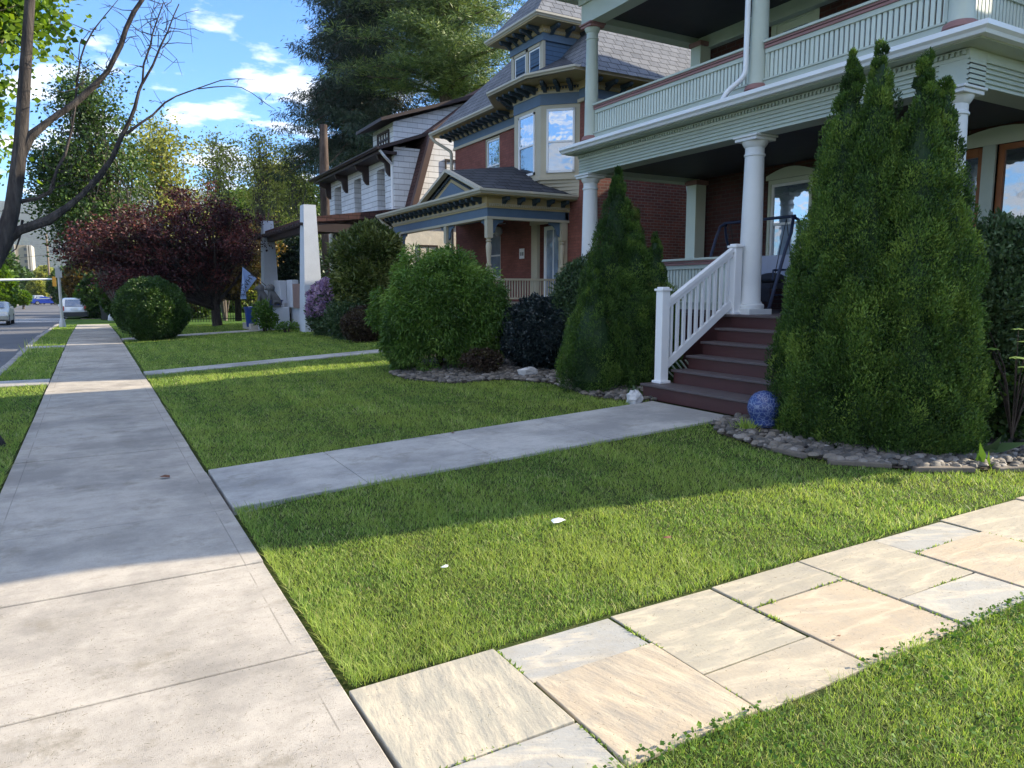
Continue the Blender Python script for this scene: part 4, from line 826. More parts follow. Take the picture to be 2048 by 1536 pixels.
# ------------------------------------------------------------------ planting near the first house
PR = [(0, .84), (.07, 1), (.25, .97), (.42, .84), (.58, .64), (.72, .42), (.84, .25), (.93, .14), (1, .05)]
LF['arbor_brown'] = leafmat('arborvitae sprays with dry patches', (.012, .038, .008), (.060, .13, .020), (.15, .24, .04), .22, .6, (.13, .075, .035))
def arbor(label, tops, n, seed, leaf=.029, lm='arbor'):
    """tops: (photo column, photo row of the tip, y, radius) of every leader"""
    P0 = [at(px, 582, y=y) for px, _, y, _ in tops]; x, y = float(P0[0][0]), tops[0][2]; z = float(gz(x, y)) - .02
    root = thing('arborvitae', (x, y, z), label, 'tree', 'arborvitae beside the steps')
    for i, (px, tp, yy, rr) in enumerate(tops):
        c = (float(P0[i][0]), yy, z); H = float(at(px, tp - 18, y=yy)[2]) - z - .02; pr = [(a, r * rr * .96) for a, r in PR]; surf = cone_surf(c, H, pr, .28, seed + i)
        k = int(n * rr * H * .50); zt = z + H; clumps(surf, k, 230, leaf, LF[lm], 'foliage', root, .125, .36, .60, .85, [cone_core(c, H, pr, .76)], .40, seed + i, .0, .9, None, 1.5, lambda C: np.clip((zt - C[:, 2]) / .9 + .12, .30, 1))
    b = MB().tube([(x, y, z - .1), (x, y, z + 1)], [.07, .05], 8); part('trunk', b, MT['deadbark'], root); return root
arbor('tall dark green arborvitae with two pointed tops, right beside the steps', [(1680, 108, 4.62, .51), (1733, 96, 4.36, .47), (1628, 500, 4.80, .34), (1600, 300, 4.8, .20)][:3], 620, 21)
arbor('tall arborvitae with sunlit right side, in front of the right corner column', [(1820, 118, 4.04, .46), (1864, 168, 3.94, .41), (1896, 500, 3.86, .34)], 620, 31)
arbor('shorter arborvitae with brownish patches, left of the white stair railing', [(1232, 356, 8.35, .56), (1266, 430, 8.1, .46), (1308, 476, 7.95, .38), (1192, 540, 8.2, .44)], 480, 41, lm='arbor_brown')

def bush(name, c, r, label, cat, lm, n, per, leaf, seed, cr=.13, core=.84, aspect=.5, outw=.7, up=.3, group=None, wob=.08, lo=-.95, trunk=None, jit=.6, flat=.7, fill=.35):
    z = float(gz(c[0], c[1])); root = thing(name, (c[0], c[1], z), label, cat, group)
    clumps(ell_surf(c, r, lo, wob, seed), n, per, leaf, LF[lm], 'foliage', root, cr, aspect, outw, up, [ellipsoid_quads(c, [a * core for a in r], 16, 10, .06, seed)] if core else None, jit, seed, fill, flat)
    b = MB(); q = np.random.default_rng(seed)
    for k in range(trunk or 4): a = q.uniform(0, 6.28); b.tube([(c[0] + .05 * math.cos(a), c[1] + .05 * math.sin(a), z - .05), (c[0] + r[0] * .25 * math.cos(a), c[1] + r[1] * .25 * math.sin(a), z + (c[2] - z) * .5), (c[0] + r[0] * .5 * math.cos(a), c[1] + r[1] * .5 * math.sin(a), c[2])], [.03, .022, .012], 6)
    part('stems', b, MT['deadbark'], root, smooth=True); return root
bush('laceleaf_shrub', (5.45, 12.05, 1.16), (.88, .93, .86), 'broad dome of feathery bright green laceleaf maple on the lawn', 'shrub', 'lace', 420, 230, .080, 51, .26, .66, .22, .6, -.45, None, .48, -.85)
bush('holly_bush', (6.70, 10.65, .84), (.60, .80, .60), 'very dark blue green holly bush between the laceleaf shrub and the arborvitae', 'shrub', 'holly', 500, 90, .045, 52, .13, .86, .6)
bush('leafy_shrub', (7.25, 10.1, 1.15), (.60, .75, .95), 'loose grey green shrub standing behind the dark holly bush', 'shrub', 'shrub', 800, 34, .055, 53, .17, .70, .5, .6, .5, None, .2)
bush('leafy_shrub', (7.80, 3.80, 1.40), (.70, .48, .80), 'loose grey green shrub in front of the porch rail at the right edge', 'shrub', 'shrub', 1500, 34, .050, 54, .16, .55, .5, .6, .4, None, .22, -.6)
bush('leafy_shrub', (7.8, 3.7, .62), (.65, .42, .40), 'low dark undergrowth beneath the right edge shrub', 'shrub', 'midgreen', 240, 20, .07, 55, .18, 0, .6, .6, .2, None, .2)
bush('flower_clump', (5.55, 10.75, .45), (.30, .3, .16), 'small clump of pink flowers under the laceleaf shrub', 'flowers', 'redshrub', 60, 30, .05, 56, .1, 0)
# broad leaved sapling at right edge
root = thing('sapling', (7.15, 3.42, .3), 'young maple seedling with broad pale leaves before the right edge shrub', 'plant'); q = np.random.default_rng(8); b = MB(); Q = []; vv = []
for k in range(16):
    a = q.uniform(0, 6.28); h_ = q.uniform(.55, 1.05); tip = np.array([7.15 + .28 * math.cos(a), 3.42 + .28 * math.sin(a), .3 + h_]); b.tube([(7.15, 3.42, .28), (7.15 + .1 * math.cos(a), 3.42 + .1 * math.sin(a), .3 + h_ * .6), tuple(tip)], [.008, .006, .003], 5)
    fwd = unit(np.array([-.8 + .5 * q.normal(), -.3 + .5 * q.normal(), .15])); sd = unit(np.cross(fwd, [0, 0, 1])); s_ = q.uniform(.06, .10)
    for ang in (-1.2, -.6, 0, .6, 1.2):
        d = fwd * math.cos(ang) + sd * math.sin(ang); d[2] -= .3; l = s_ * (1.25 - .3 * abs(ang)); sd2 = unit(np.cross(d, [0, 0, 1])); Q.append([tip, tip + d * l * .55 + sd2 * l * .36, tip + d * l, tip + d * l * .55 - sd2 * l * .36]); vv.append(.75 + .2 * q.random())
quads('leaves', np.array(Q), LF['clover'], root, vv); part('stem', b, MT['deadbark'], root)
def tufted(name, x, y, n, L, label, cat, m, seed, spread=.6, asp=.12):
    z = float(gz(x, y)); q = np.random.default_rng(seed); P = np.tile([x, y, z], (n, 1)) + q.normal(size=(n, 3)) * [.04, .04, 0]; D = q.normal(size=(n, 3)) * [spread, spread, .1] + [0, 0, 1]
    tag(quads(name, leafquads(P, D, L, asp, .1, q), m, None, q.uniform(.3, 1, n), org=(x, y, z)), label, cat)
tufted('grass_clump', 5.62, 5.12, 120, .13, 'spiky grass clump with a yellow flower beside the blue globe', 'plant', MT['grass'], 1)
tufted('bulb_plant', 6.55, 3.3, 5, .20, 'small plant with two upright pale leaves in the right bed', 'plant', LF['clover'], 2, .35, .3)
tufted('bulb_plant', 6.95, 3.55, 12, .28, 'broad leaved low plant behind the stones at right', 'plant', LF['shrub'], 3, .9, .3)
tufted('weed', 6.02, 7.30, 26, .14, 'pale leafy weed beside the bottom of the newel post', 'plant', LF['shrub'], 4, .8, .35)

# ------------------------------------------------------------------ second house: red brick, tan and blue trim
h2 = thing('brick_house', (10.6, 18.5, .3), 'red brick house with tan and blue trim, bay window and dormer', 'house', 'houses along the street')
Z0 = .2; EZ = 6.6
UW = (19.30, 20.20, 4.55, 6.12); LW = (19.25, 20.1, 1.95, 3.42); D2 = (16.0, 17.05, 1.36, 3.36)
b = MB(); b.wall('x', 10.6, 15.0, 22.3, Z0, 6.2, [UW, LW, D2], .14); b.wall('y', 22.3, 10.6, 20, Z0, 6.2, [], .1, -1); b.wall('x', 20, 12.2, 22.3, Z0, 6.2); part('wall', b, MT['brick2'], h2)
b = MB(); b.wall('y', 15.0, 10.6, 20, Z0, 6.2); b.wall('x', 18.0, 12.2, 15.0, Z0, 6.2); b.wall('y', 12.2, 18, 20, Z0, 6.2); part('side_wall', b, MT['brick3'], h2)  # walls of the rear wing are unseen, added to shape its shadow
b = MB().box(10.545, 10.60, 14.97, 18.2, 6.13, 6.22); b.box(10.545, 10.6, 17.9, 22.33, 6.13, 6.22); b = MB().box(10.54, 10.62, 18.2, 22.34, 6.12, 6.20); b.box(10.54, 20, 14.94, 15.0, 6.12, 6.20); b.box(10.54, 10.62, 14.94, 15.3, 6.12, 6.2); part('frieze_moulding', b, MT['tan'], h2)
b = MB().box(10.56, 10.66, 14.96, 22.33, 6.2, 6.42); b.box(10.66, 20, 14.96, 15.05, 6.2, 6.42); fb = part('frieze', b, MT['blue'], h2)
b = MB().box(10.52, 10.60, 14.92, 22.36, 6.42, 6.60); b.box(10.60, 20, 14.92, 15.0, 6.42, 6.60); part('cornice', b, MT['gold'], h2)
b = MB(); dentils(b, (10.51, 18.0), (10.51, 22.3), 6.44, 6.49, .035, .07, .02); dentils(b, (10.6, 14.91), (17.5, 14.91), 6.44, 6.49, .035, .07, .02); part('dentils', b, MT['tan'], fb)
def bracket(p, d, parent, L=.40, m=None):
    """scroll bracket under an eave, root at p, reaching along d"""
    d = np.array(d, float); s_ = np.array([-d[1], d[0]]) * .045; P = lambda a, z, k: (p[0] + d[0] * a + s_[0] * k, p[1] + d[1] * a + s_[1] * k, p[2] + z)
    pr = [(0, 0), (L, 0), (L, -.05), (L * .86, -.095), (L * .6, -.085), (L * .35, -.11), (L * .12, -.17), (0, -.18)]
    b = MB().prism([P(a, z, -1) for a, z in pr], (s_[0] * 2, s_[1] * 2, 0)); part('bracket', b, m or MT['blued'], parent)
for i in range(13): bracket((10.53, 18.6 + i * .32, 6.58), (-1, 0), h2)
for i in range(9): bracket((10.7 + i * .45, 14.92, 6.58), (0, -1), h2)
EV = [(10.05, 23.0), (10.05, 18.55), (9.38, 17.62), (9.38, 15.72), (9.95, 14.55)]
b = MB(); b.poly([(x, y, 6.605) for x, y in [(10.05, 23.0), (10.05, 18.55), (9.38, 17.62), (9.38, 15.72), (9.95, 14.42), (10.9, 14.42), (10.9, 23.0)]]); b.poly([(10.9, 14.42, 6.605), (20.3, 14.42, 6.605), (20.3, 15.2, 6.605), (10.9, 15.2, 6.605)]); part('soffit', b, MT['gold'], h2)
gutter([(x, y, 6.63) for x, y in EV] + [(20.3, 14.42, 6.63)], m=MT['tan_gutter'], parent=h2)
# bay
B0 = [(10.62, 17.92), (9.90, 17.22), (9.90, 15.92), (10.62, 15.22)]
def facet_panel(b, p, q_, z0, z1, th=.0, grow=0.):
    p, q_ = np.array(p, float), np.array(q_, float); d = unit(q_ - p); nn = np.array([d[1], -d[0]]) * -1
    a = p - d * grow; c = q_ + d * grow; b.poly([(*(a + nn * th), z0), (*(c + nn * th), z0), (*(c + nn * th), z1), (*(a + nn * th), z1)])
def bay_ring(z0, z1, off, m, name, parent=h2):
    pts = []
    for i, p in enumerate(B0):
        pts.append((p[0] - (off if 0 < i < 3 else off * .5), p[1] + (off * .42 if i < 2 else -off * .42) * (1 if 0 < i < 3 else 1.8)))
    b = MB(); ring = pts + [(10.75, 15.1), (10.75, 18.0)]; b.prism([(x, y, z0) for x, y in ring], (0, 0, z1 - z0)); return part(name, b, m, parent)
bay = bay_ring(4.38, 6.12, 0, MT['tan'], 'bay_window'); bay_ring(4.33, 4.40, .04, MT['tan'], 'bay_sill'); bay_ring(6.12, 6.38, .02, MT['blue'], 'bay_frieze'); bay_ring(6.38, 6.44, .04, MT['tan'], 'bay_moulding'); bay_ring(6.44, 6.60, .05, MT['gold'], 'bay_cornice')
b = MB()
for i in range(5):   # flared clapboard skirt under the bay
    z0 = 3.90 + i * .088; o = -.30 + .07 * i; pts = [(10.62, 17.92 - .0), (9.90 - o, 17.22 + o * .3), (9.90 - o, 15.92 - o * .3), (10.62, 15.22)]; b.prism([(x, y, z0) for x, y in pts + [(10.75, 15.3), (10.75, 17.8)]], (0, 0, .086))
part('bay_skirt', b, MT['tan'], h2)
b = MB(); dentils(b, (9.85, 15.95), (9.85, 17.2), 6.47, 6.52, .035, .07, .03); dentils(b, (9.87, 15.88), (10.55, 15.2), 6.47, 6.52, .035, .07, .03); part('dentils', b, MT['blued'], bay)
def oblique_window(p, q_, z0, z1, parent, fm, pm, pm2, inset=.17, th=.03):
    p, q_ = np.array(p, float), np.array(q_, float); L = np.linalg.norm(q_ - p); d = (q_ - p) / L; nn = np.array([d[1], -d[0]]);  nn = nn if nn[0] < 0 else -nn
    P = lambda s, z, o: (p[0] + d[0] * s + nn[0] * o, p[1] + d[1] * s + nn[1] * o, z); u0, u1 = inset, L - inset; b = MB(); zm_ = (z0 + z1) / 2 - .02
    for a, c, e, g in ((u0, u0 + .05, z0, z1), (u1 - .05, u1, z0, z1), (u0, u1, z1 - .055, z1), (u0, u1, z0, z0 + .06), (u0 + .05, u1 - .05, zm_ - .022, zm_ + .022)): b.prism([P(a, e, 0), P(c, e, 0), P(c, g, 0), P(a, g, 0)], (nn[0] * th, nn[1] * th, 0))
    o = part('window', b, fm, parent)
    for e, g, off, m_ in ((z0 + .06, zm_ - .022, .006, pm2), (zm_ + .022, z1 - .055, .012, pm)): k = MB().prism([P(u0 + .05, e, 0), P(u1 - .05, e, 0), P(u1 - .05, g, 0), P(u0 + .05, g, 0)], (nn[0] * off, nn[1] * off, 0)); part('pane', k, m_, o)
oblique_window(B0[1], B0[2], 4.50, 6.02, h2, MT['white'], MT['pane_sky'], MT['pane_dark'], .26); oblique_window(B0[2], B0[3], 4.50, 6.02, h2, MT['white'], MT['pane_sky'], MT['pane_curtain'], .15); oblique_window(B0[0], B0[1], 4.50, 6.02, h2, MT['white'], MT['pane_sky'], MT['pane_dark'], .15)
for y in (16.1, 16.42, 16.74, 17.06, 17.36): bracket((9.84, y, 6.58), (-1, 0), h2, .38)
for k in range(3): bracket((9.95 + k * .22, 15.80 - k * .24, 6.58), (-.707, -.707), h2, .42)
for k in range(3): bracket((9.95 + k * .22, 17.36 + k * .24, 6.58), (-.707, .707), h2, .36)
window(h2, 'x', 10.64, UW[0] + .05, UW[1] - .05, UW[2] + .05, UW[3] - .07, MT['white'], MT['pane_sky'], pm2=MT['pane_dark'], fw=.05, casing=MT['tan'], cw=.05)
window(h2, 'x', 10.64, LW[0] + .05, LW[1] - .05, LW[2] + .05, LW[3] - .07, MT['white'], MT['pane_curtain'], fw=.05, casing=MT['tan'], cw=.05)
# front door with surround
b = MB().box(10.5, 10.6, 17.05, 17.35, 1.36, 3.5); b.box(10.5, 10.6, 15.72, 16.0, 1.36, 3.5); b.box(10.48, 10.6, 15.68, 17.4, 3.36, 3.55); sd_ = part('door_surround', b, MT['tan'], h2, bevel=.01)
dd = window(h2, 'x', 10.66, 16.1, 16.95, 1.36, 3.30, MT['white'], MT['pane_curtain'], fw=.10, rail=False, bars=1, name='storm_door'); part('handle', MB().box(10.60, 10.645, 16.14, 16.17, 2.2, 2.4), MT['black'], dd)
pl = part('house_number_plate', MB().box(10.575, 10.595, 17.86, 18.12, 2.50, 2.78), MT['white'], h2, bevel=.005)
b = MB()
for k, yy in enumerate((18.06, 18.01, 17.95, 17.90)): b.box(10.568, 10.576, yy - (.012 if k != 2 else .018), yy + .006, 2.58, 2.68)
part('numerals', b, MT['plastic'], pl)
b = MB().tube([(10.6, 18.95, 3.55), (10.35, 18.9, 3.52)], .02, 6); b.lathe([(.05, 3.44), (.10, 3.42), (.13, 3.34), (.12, 3.24), (.06, 3.17)], 10.3, 18.85, 14); part('porch_light', b, MT['cushion'], h2, smooth=True)
# main roof, dormer
hip(10.03, 20.3, 14.40, 23.02, 6.68, 4.7, MT['slate'], h2)
b = MB(); top = (10.75, 7.47); b.poly([(10.05, 18.55, 6.69), (9.38, 17.62, 6.69), (10.75, 17.0, 7.46)]); b.poly([(9.38, 17.62, 6.69), (9.38, 15.72, 6.69), (10.75, 16.2, 7.46), (10.75, 17.0, 7.46)]); b.poly([(9.38, 15.72, 6.69), (9.95, 14.45, 6.69), (10.75, 16.2, 7.46)]); part('bay_roof', b, MT['asphalt_shingle'], h2)
dm = part('dormer', MB().box(10.22, 13.5, 16.32, 17.86, 6.75, 7.82), MT['bluesiding'], h2)
b = MB().box(10.19, 10.26, 16.29, 16.44, 6.80, 7.80); b.box(10.19, 10.26, 17.75, 17.89, 6.8, 7.8); b.box(10.19, 10.26, 17.02, 17.14, 6.8, 7.8); b.box(10.19, 10.26, 16.4, 17.8, 6.78, 6.88); b.box(10.19, 10.26, 16.4, 17.8, 7.72, 7.8); part('casing', b, MT['tan'], dm)
b = MB().box(10.16, 12.2, 16.26, 17.92, 7.80, 7.98); part('frieze', b, MT['blue'], dm); b = MB().box(10.13, 12.4, 16.23, 17.95, 7.98, 8.14); part('cornice', b, MT['gold'], dm)
b = MB(); dentils(b, (10.12, 16.25), (10.12, 17.93), 8.0, 8.05, .03, .06, .02); dentils(b, (10.15, 16.22), (12.2, 16.22), 8.0, 8.05, .03, .06, .02); part('dentils', b, MT['tan'], dm)
for u0, u1 in ((16.46, 17.0), (17.16, 17.73)): window(h2, 'x', 10.24, u0, u1, 6.89, 7.71, MT['white'], MT['pane_sky'], fw=.04, proud=.03, pm2=MT['pane_dark'])
b = MB().box(9.72, 13.2, 15.82, 18.36, 8.14, 8.18); part('soffit', b, MT['gold'], dm)
gutter([(13.0, 18.36, 8.17), (9.74, 18.36, 8.17), (9.74, 15.84, 8.17), (13.0, 15.84, 8.17)], m=MT['tan_gutter'], parent=h2)
for y in (16.4, 16.75, 17.1, 17.45, 17.8): bracket((10.13, y, 8.13), (-1, 0), h2, .34)
for x in (10.4, 10.85, 11.3, 11.75): bracket((x, 16.23, 8.13), (0, -1), h2, .34)
hip(9.70, 15.2, 15.80, 18.38, 8.24, 1.55, MT['slate'], h2)
pipe([(10.0, 22.9, 6.62), (10.1, 22.8, 6.45), (10.52, 22.42, 6.1), (10.52, 22.42, .3)], .05, MT['tan_gutter'], h2)
pipe([(10.5, 14.45, 6.62), (10.55, 14.6, 6.4), (10.75, 14.92, 6.15), (10.75, 14.92, 4.0)], .045, MT['tan_gutter'], h2)
b = MB().box(17.0, 18.0, 11.65, 13.5, 3, 10.8); part('shadow_stack', b, MT['brick3'], h2); b = MB(); b.poly([(17.7, 11.9, 6.6), (20.4, 11.9, 6.6), (20.4, 18, 9.6), (17.7, 18, 9.6)]); part('shadow_wing_roof', b, MT['slate'], h2)  # unseen stack and wing roof added to bound the lawn's sun strip
# porch of second house
PF = 1.30; b = MB().box(8.15, 10.6, 15.55, 22.2, PF - .06, PF); pf = part('porch_floor', b, MT['tan'], h2); b = MB().box(8.22, 8.3, 15.62, 22.1, Z0, PF - .06); b.box(8.3, 10.6, 15.62, 15.7, Z0, PF - .06); part('porch_skirt', b, MT['saged'], h2)
def turned(parent, x, y):
    b = MB().box(x - .075, x + .075, y - .075, y + .075, 2.86, 3.32); b.box(x - .075, x + .075, y - .075, y + .075, PF, 2.15)
    b.lathe([(.07, 2.15), (.05, 2.18), (.075, 2.21), (.05, 2.26), (.045, 2.3), (.065, 2.5), (.075, 2.68), (.05, 2.76), (.078, 2.79), (.05, 2.82), (.07, 2.86)], x, y, 14); return part('porch_post', b, MT['tan'], parent, smooth=True)
for x, y in ((8.35, 15.75), (8.35, 18.1), (8.35, 21.4), (10.45, 15.75), (8.35, 16.9)):
    if y == 16.9: continue
    turned(h2, x, y)
def corner_bracket(x, y, dx, dy):
    pr = [(0, 0), (.34, 0), (.32, -.06), (.2, -.09), (.12, -.18), (.10, -.30), (.04, -.34), (0, -.36)]
    b = MB().prism([(x + dx * (.07 + a), y + dy * (.07 + a), 3.30 + z) for a, z in pr], (.03 if dy else 0, .03 if dx else 0, 0)); part('fret_bracket', b, MT['blue'], h2)
for a in ((8.35, 15.75, 0, 1), (8.35, 15.75, 1, 0), (8.35, 18.1, 0, 1), (8.35, 18.1, 0, -1), (8.35, 21.4, 0, -1), (10.45, 15.75, -1, 0)): corner_bracket(*a)
b = MB().box(8.26, 8.44, 15.66, 21.9, 3.30, 3.36); b.box(8.44, 10.6, 15.66, 15.84, 3.30, 3.36); pb = part('porch_beam', b, MT['tan'], h2)
b = MB().box(8.28, 8.42, 15.68, 21.9, 3.36, 3.56); b.box(8.42, 10.6, 15.68, 15.82, 3.36, 3.56); part('blue_frieze', b, MT['blue'], pb)
b = MB().box(8.25, 8.44, 15.65, 21.9, 3.56, 3.82); b.box(8.44, 10.6, 15.65, 15.84, 3.56, 3.82); part('cornice', b, MT['gold'], pb)
b = MB(); dentils(b, (8.24, 15.67), (8.24, 21.9), 3.60, 3.65, .03, .06, .02); dentils(b, (8.3, 15.64), (10.6, 15.64), 3.60, 3.65, .03, .06, .02); part('dentils', b, MT['tan'], pb)
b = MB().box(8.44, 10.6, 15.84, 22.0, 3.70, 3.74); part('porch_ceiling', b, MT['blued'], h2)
b = MB().box(7.95, 8.5, 15.35, 22.3, 3.82, 3.84); b.box(8.5, 10.95, 15.35, 15.9, 3.82, 3.84); part('porch_soffit', b, MT['gold'], h2)
for i in range(19): bracket((8.26, 15.95 + i * .33, 3.815), (-1, 0), h2, .26)
for i in range(5): bracket((8.7 + i * .42, 15.66, 3.815), (0, -1), h2, .26)
gutter([(7.95, 22.35, 3.84), (7.95, 15.35, 3.84), (10.95, 15.35, 3.84)], m=MT['tan_gutter'], parent=h2)
b = MB(); b.poly([(7.93, 15.33, 3.90), (8.05, 17.3, 4.62), (10.6, 17.3, 4.95), (10.95, 15.33, 3.92)]); b.poly([(8.05, 17.3, 4.62), (7.93, 19.2, 3.90), (10.6, 19.2, 4.4), (10.6, 17.3, 4.95)]); b.poly([(7.93, 19.2, 3.905), (7.93, 22.35, 3.905), (10.6, 22.35, 4.1), (10.6, 19.2, 4.4)]); part('porch_roof', b, MT['asphalt_shingle'], h2)
b = MB().prism([(8.12, 15.6, 3.90), (8.12, 19.0, 3.90), (8.12, 17.3, 4.52)], (.05, 0, 0)); gb = part('gable', b, MT['gold'], h2)
b = MB().prism([(8.09, 16.3, 3.93), (8.09, 18.3, 3.93), (8.09, 17.3, 4.32)], (.03, 0, 0)); part('gable_panel', b, MT['blue'], gb)
b = MB(); b.bar((8.0, 15.4, 3.91), (8.0, 17.3, 4.60), .14, .07); b.bar((8.0, 17.3, 4.60), (8.0, 19.2, 3.91), .14, .07); part('rake_board', b, MT['tan_gutter'], gb)
b = MB()
for a, c in (((8.10, 16.05), (8.10, 17.3)), ((8.10, 18.55), (8.10, 17.3))):
    for k in range(16): t = (k + .5) / 16; y = a[1] + (c[1] - a[1]) * t; b.box(8.06, 8.12, y - .02, y + .02, 3.96 + .46 * t, 4.01 + .46 * t)
part('dentils', b, MT['blued'], gb)
b = MB(); b.box(8.32, 8.38, 17.1, 22, 1.86, 1.92); b.bar((8.35, 15.83, 1.88), (8.35, 22, 1.88), .07, .05)
b = MB().bar((8.43, 15.75, 1.88), (10.38, 15.75, 1.88), .07, .05).bar((8.43, 15.75, 1.42), (10.38, 15.75, 1.42), .05, .04).bar((8.35, 16.9, 1.88), (8.35, 22, 1.88), .07, .05).bar((8.35, 16.9, 1.42), (8.35, 22, 1.42), .05, .04)
for i in range(26): x = 8.47 + i * .075; b.box(x - .012, x + .012, 15.738, 15.762, 1.44, 1.86)
for i in range(66): y = 16.95 + i * .076; b.box(8.338, 8.362, y - .012, y + .012, 1.44, 1.86)
part('porch_railing', b, MT['tan'], h2)
pipe([(7.98, 22.3, 3.84), (8.05, 22.2, 3.7), (8.42, 21.95, 3.4), (8.42, 21.95, 2.6)], .045, MT['tan_gutter'], h2)
pipe([(10.93, 15.38, 3.84), (10.85, 15.3, 3.7), (10.75, 14.93, 3.5), (10.75, 14.93, .3)], .045, MT['tan_gutter'], h2)

# ------------------------------------------------------------------ third house: white shingled with brown gambrel
h3 = thing('gambrel_house', (9.7, 29.5, .3), 'white shingled house with brown gambrel roof and stucco porch piers, farthest in the row', 'house', 'houses along the street')
Y0, Y1 = 24.6, 34.0; WX = 9.7
ws = [(26.45, 27.30), (29.2, 30.1), (31.9, 32.9)]
holes = [(a, c, 4.55, 6.10) for a, c in ws]
b = MB().wall('x', WX, 25.5, 33.7, 4.25, 6.45, holes, .45); b.wall('y', 25.5, WX, 11.2, 4.25, 6.7); b.wall('y', 33.7, WX, 11.2, 4.25, 6.7, [], .1, -1); part('wall', b, MT['white_shingle'], h3)
for a, c in ws: window(h3, 'x', WX + .42, a, c, 4.55, 6.10, MT['darkbrown'], MT['pane_deep'], fw=.10)
GB = [(9.95, 4.15), (10.85, 7.15), (15.0, 10.2), (19.1, 7.15), (20, 4.15)]
b = MB(); b.poly([(x, Y0 + .15, z) for x, z in GB]); part('gable_wall', b, MT['white_shingle'], h3)
b = MB(); b.poly([(x, Y1, z) for x, z in GB])
b = MB()
for (xa, za), (xb, zb) in zip(GB, GB[1:]): b.poly([(xa, Y0, za), (xa, Y1, za), (xb, Y1, zb), (xb, Y0, zb)])
part('roof', b, MT['brownroof'], h3)
b = MB()
for (xa, za), (xb, zb) in zip(GB, GB[1:]): b.bar((xa, Y0 + .02, za), (xb, Y0 + .02, zb), .22, .20)
part('rake_board', b, M('brown rake board', (.075, .042, .035), .6), h3)
b = MB().box(WX, 20, Y0 + .3, Y1, .2, 4.2); b2_ = part('lower_wall', b, MT['stucco_w'], h3)
window(h3, 'y', Y0 + .30, 10.35, 11.1, 2.1, 3.25, MT['darkbrown'], MT['pane_dark'], bars=1, proud=.03)
window(h3, 'y', Y0 + .15, 11.35, 12.0, 5.2, 6.3, MT['darkbrown'], MT['pane_curtain'], proud=.05)
b = MB(); b.prism([(9.05, 25.2, 6.50), (9.05, 25.2, 6.62), (11.0, 25.2, 7.3), (11.0, 25.2, 7.18)], (0, 9.0, 0)); b.box(9.10, 9.75, 25.3, 34.1, 6.40, 6.50); part('eave', b, MT['darkbrown'], h3)
gutter([(9.02, 34.3, 6.50), (9.02, 25.1, 6.50)], m=MT['darkbrown'], parent=h3)
for y in (25.7, 28.2, 30.9, 33.4):
    b = MB().prism([(WX, y, 6.40), (9.15, y, 6.40), (9.2, y, 6.25), (9.45, y, 6.15), (9.5, y, 5.85), (9.62, y, 5.7), (WX, y, 5.7)], (0, .14, 0)); part('corbel', b, MT['darkbrown'], h3)
dz3 = part('dormer', MB().prism([(10.35, 27.2, 6.9), (10.35, 27.2, 7.95), (14.5, 27.2, 9.4), (14.5, 27.2, 6.9)], (0, 2.3, 0)), MT['white_shingle'], h3)
b = MB().prism([(9.75, 26.85, 7.86), (9.75, 26.85, 7.98), (15.0, 26.85, 9.75), (15.0, 26.85, 9.6)], (0, 3.0, 0)); part('roof', b, MT['darkbrown'], dz3)
window(h3, 'x', 10.33, 27.6, 28.9, 7.15, 7.75, MT['darkbrown'], MT['pane_dark'], bars=3, fw=.09, proud=.04, name='dormer_window')
pipe([(9.1, 25.3, 6.5), (9.3, 25.35, 6.3), (9.66, 25.6, 6.1), (9.66, 25.6, 4.3)], .05, MT['white'], h3)
# porch: tapered piers, beam, shingled shed roof, knee walls
b = MB().prism([(6.35, 24.9, 3.86), (6.35, 24.9, 4.02), (9.75, 24.9, 4.5), (9.75, 24.9, 4.2)], (0, 8.6, 0)); part('porch_roof', b, MT['brownroof'], h3)
b = MB().box(6.42, 6.62, 25.0, 32.8, 3.58, 3.86); b.box(6.42, 9.7, 24.95, 25.1, 3.58, 3.86)
for i in range(24): y = 25.0 + i * .35; b.box(6.12, 6.42, y, y + .1, 3.76, 3.86)
part('porch_beam', b, MT['darkbrown'], h3)
b = MB().box(6.4, 9.7, 25.1, 32.9, .3, 1.15); part('porch_base', b, MT['stucco'], h3)
def pier(y, tagn='porch_pier'):
    b = MB(); lo, hi = .33, .20; P = [(6.5 - lo, y - lo * 1.15, .2), (6.5 + lo, y - lo * 1.15, .2), (6.5 + lo, y + lo * 1.15, .2), (6.5 - lo, y + lo * 1.15, .2)]; T = [(6.5 - hi, y - hi * 1.2, 4.44), (6.5 + hi, y - hi * 1.2, 4.44), (6.5 + hi, y + hi * 1.2, 4.44), (6.5 - hi, y + hi * 1.2, 4.44)]
    b.poly(P[::-1]); b.poly(T)
    for i in range(4): j = (i + 1) % 4; b.poly([P[i], P[j], T[j], T[i]])
    part('porch_pier', b, MT['stucco'], h3, bevel=.05)
pier(25.15); pier(31.7)
for a in ((27.0, 27.8), (28.9, 29.9)): part('porch_wall', MB().box(6.3, 6.55, *a, 1.0, 2.0), MT['stucco'], h3, bevel=.02)
part('window_grille', MB().box(6.33, 6.36, 25.6, 27.0, 1.0, 1.85), MT['grille'], h3)
part('porch_dark_sheet', MB().box(9.60, 9.66, 25.2, 33, 1.15, 4.1), MT['ceiling'], h3)  # dark sheet before the stucco wall: porch shade put into colour
for a in ((27.45, 27.65), (29.3, 29.5)): part('stair_wall', MB().box(5.2, 6.3, *a, .2, 1.02), MT['stucco'], h3, bevel=.03)
b = MB()
for i in range(4): b.box(4.95 + i * .3, 6.4, 27.66, 29.29, .2, .42 + i * .19)
part('stoop', b, MT['concrete2'], h3)
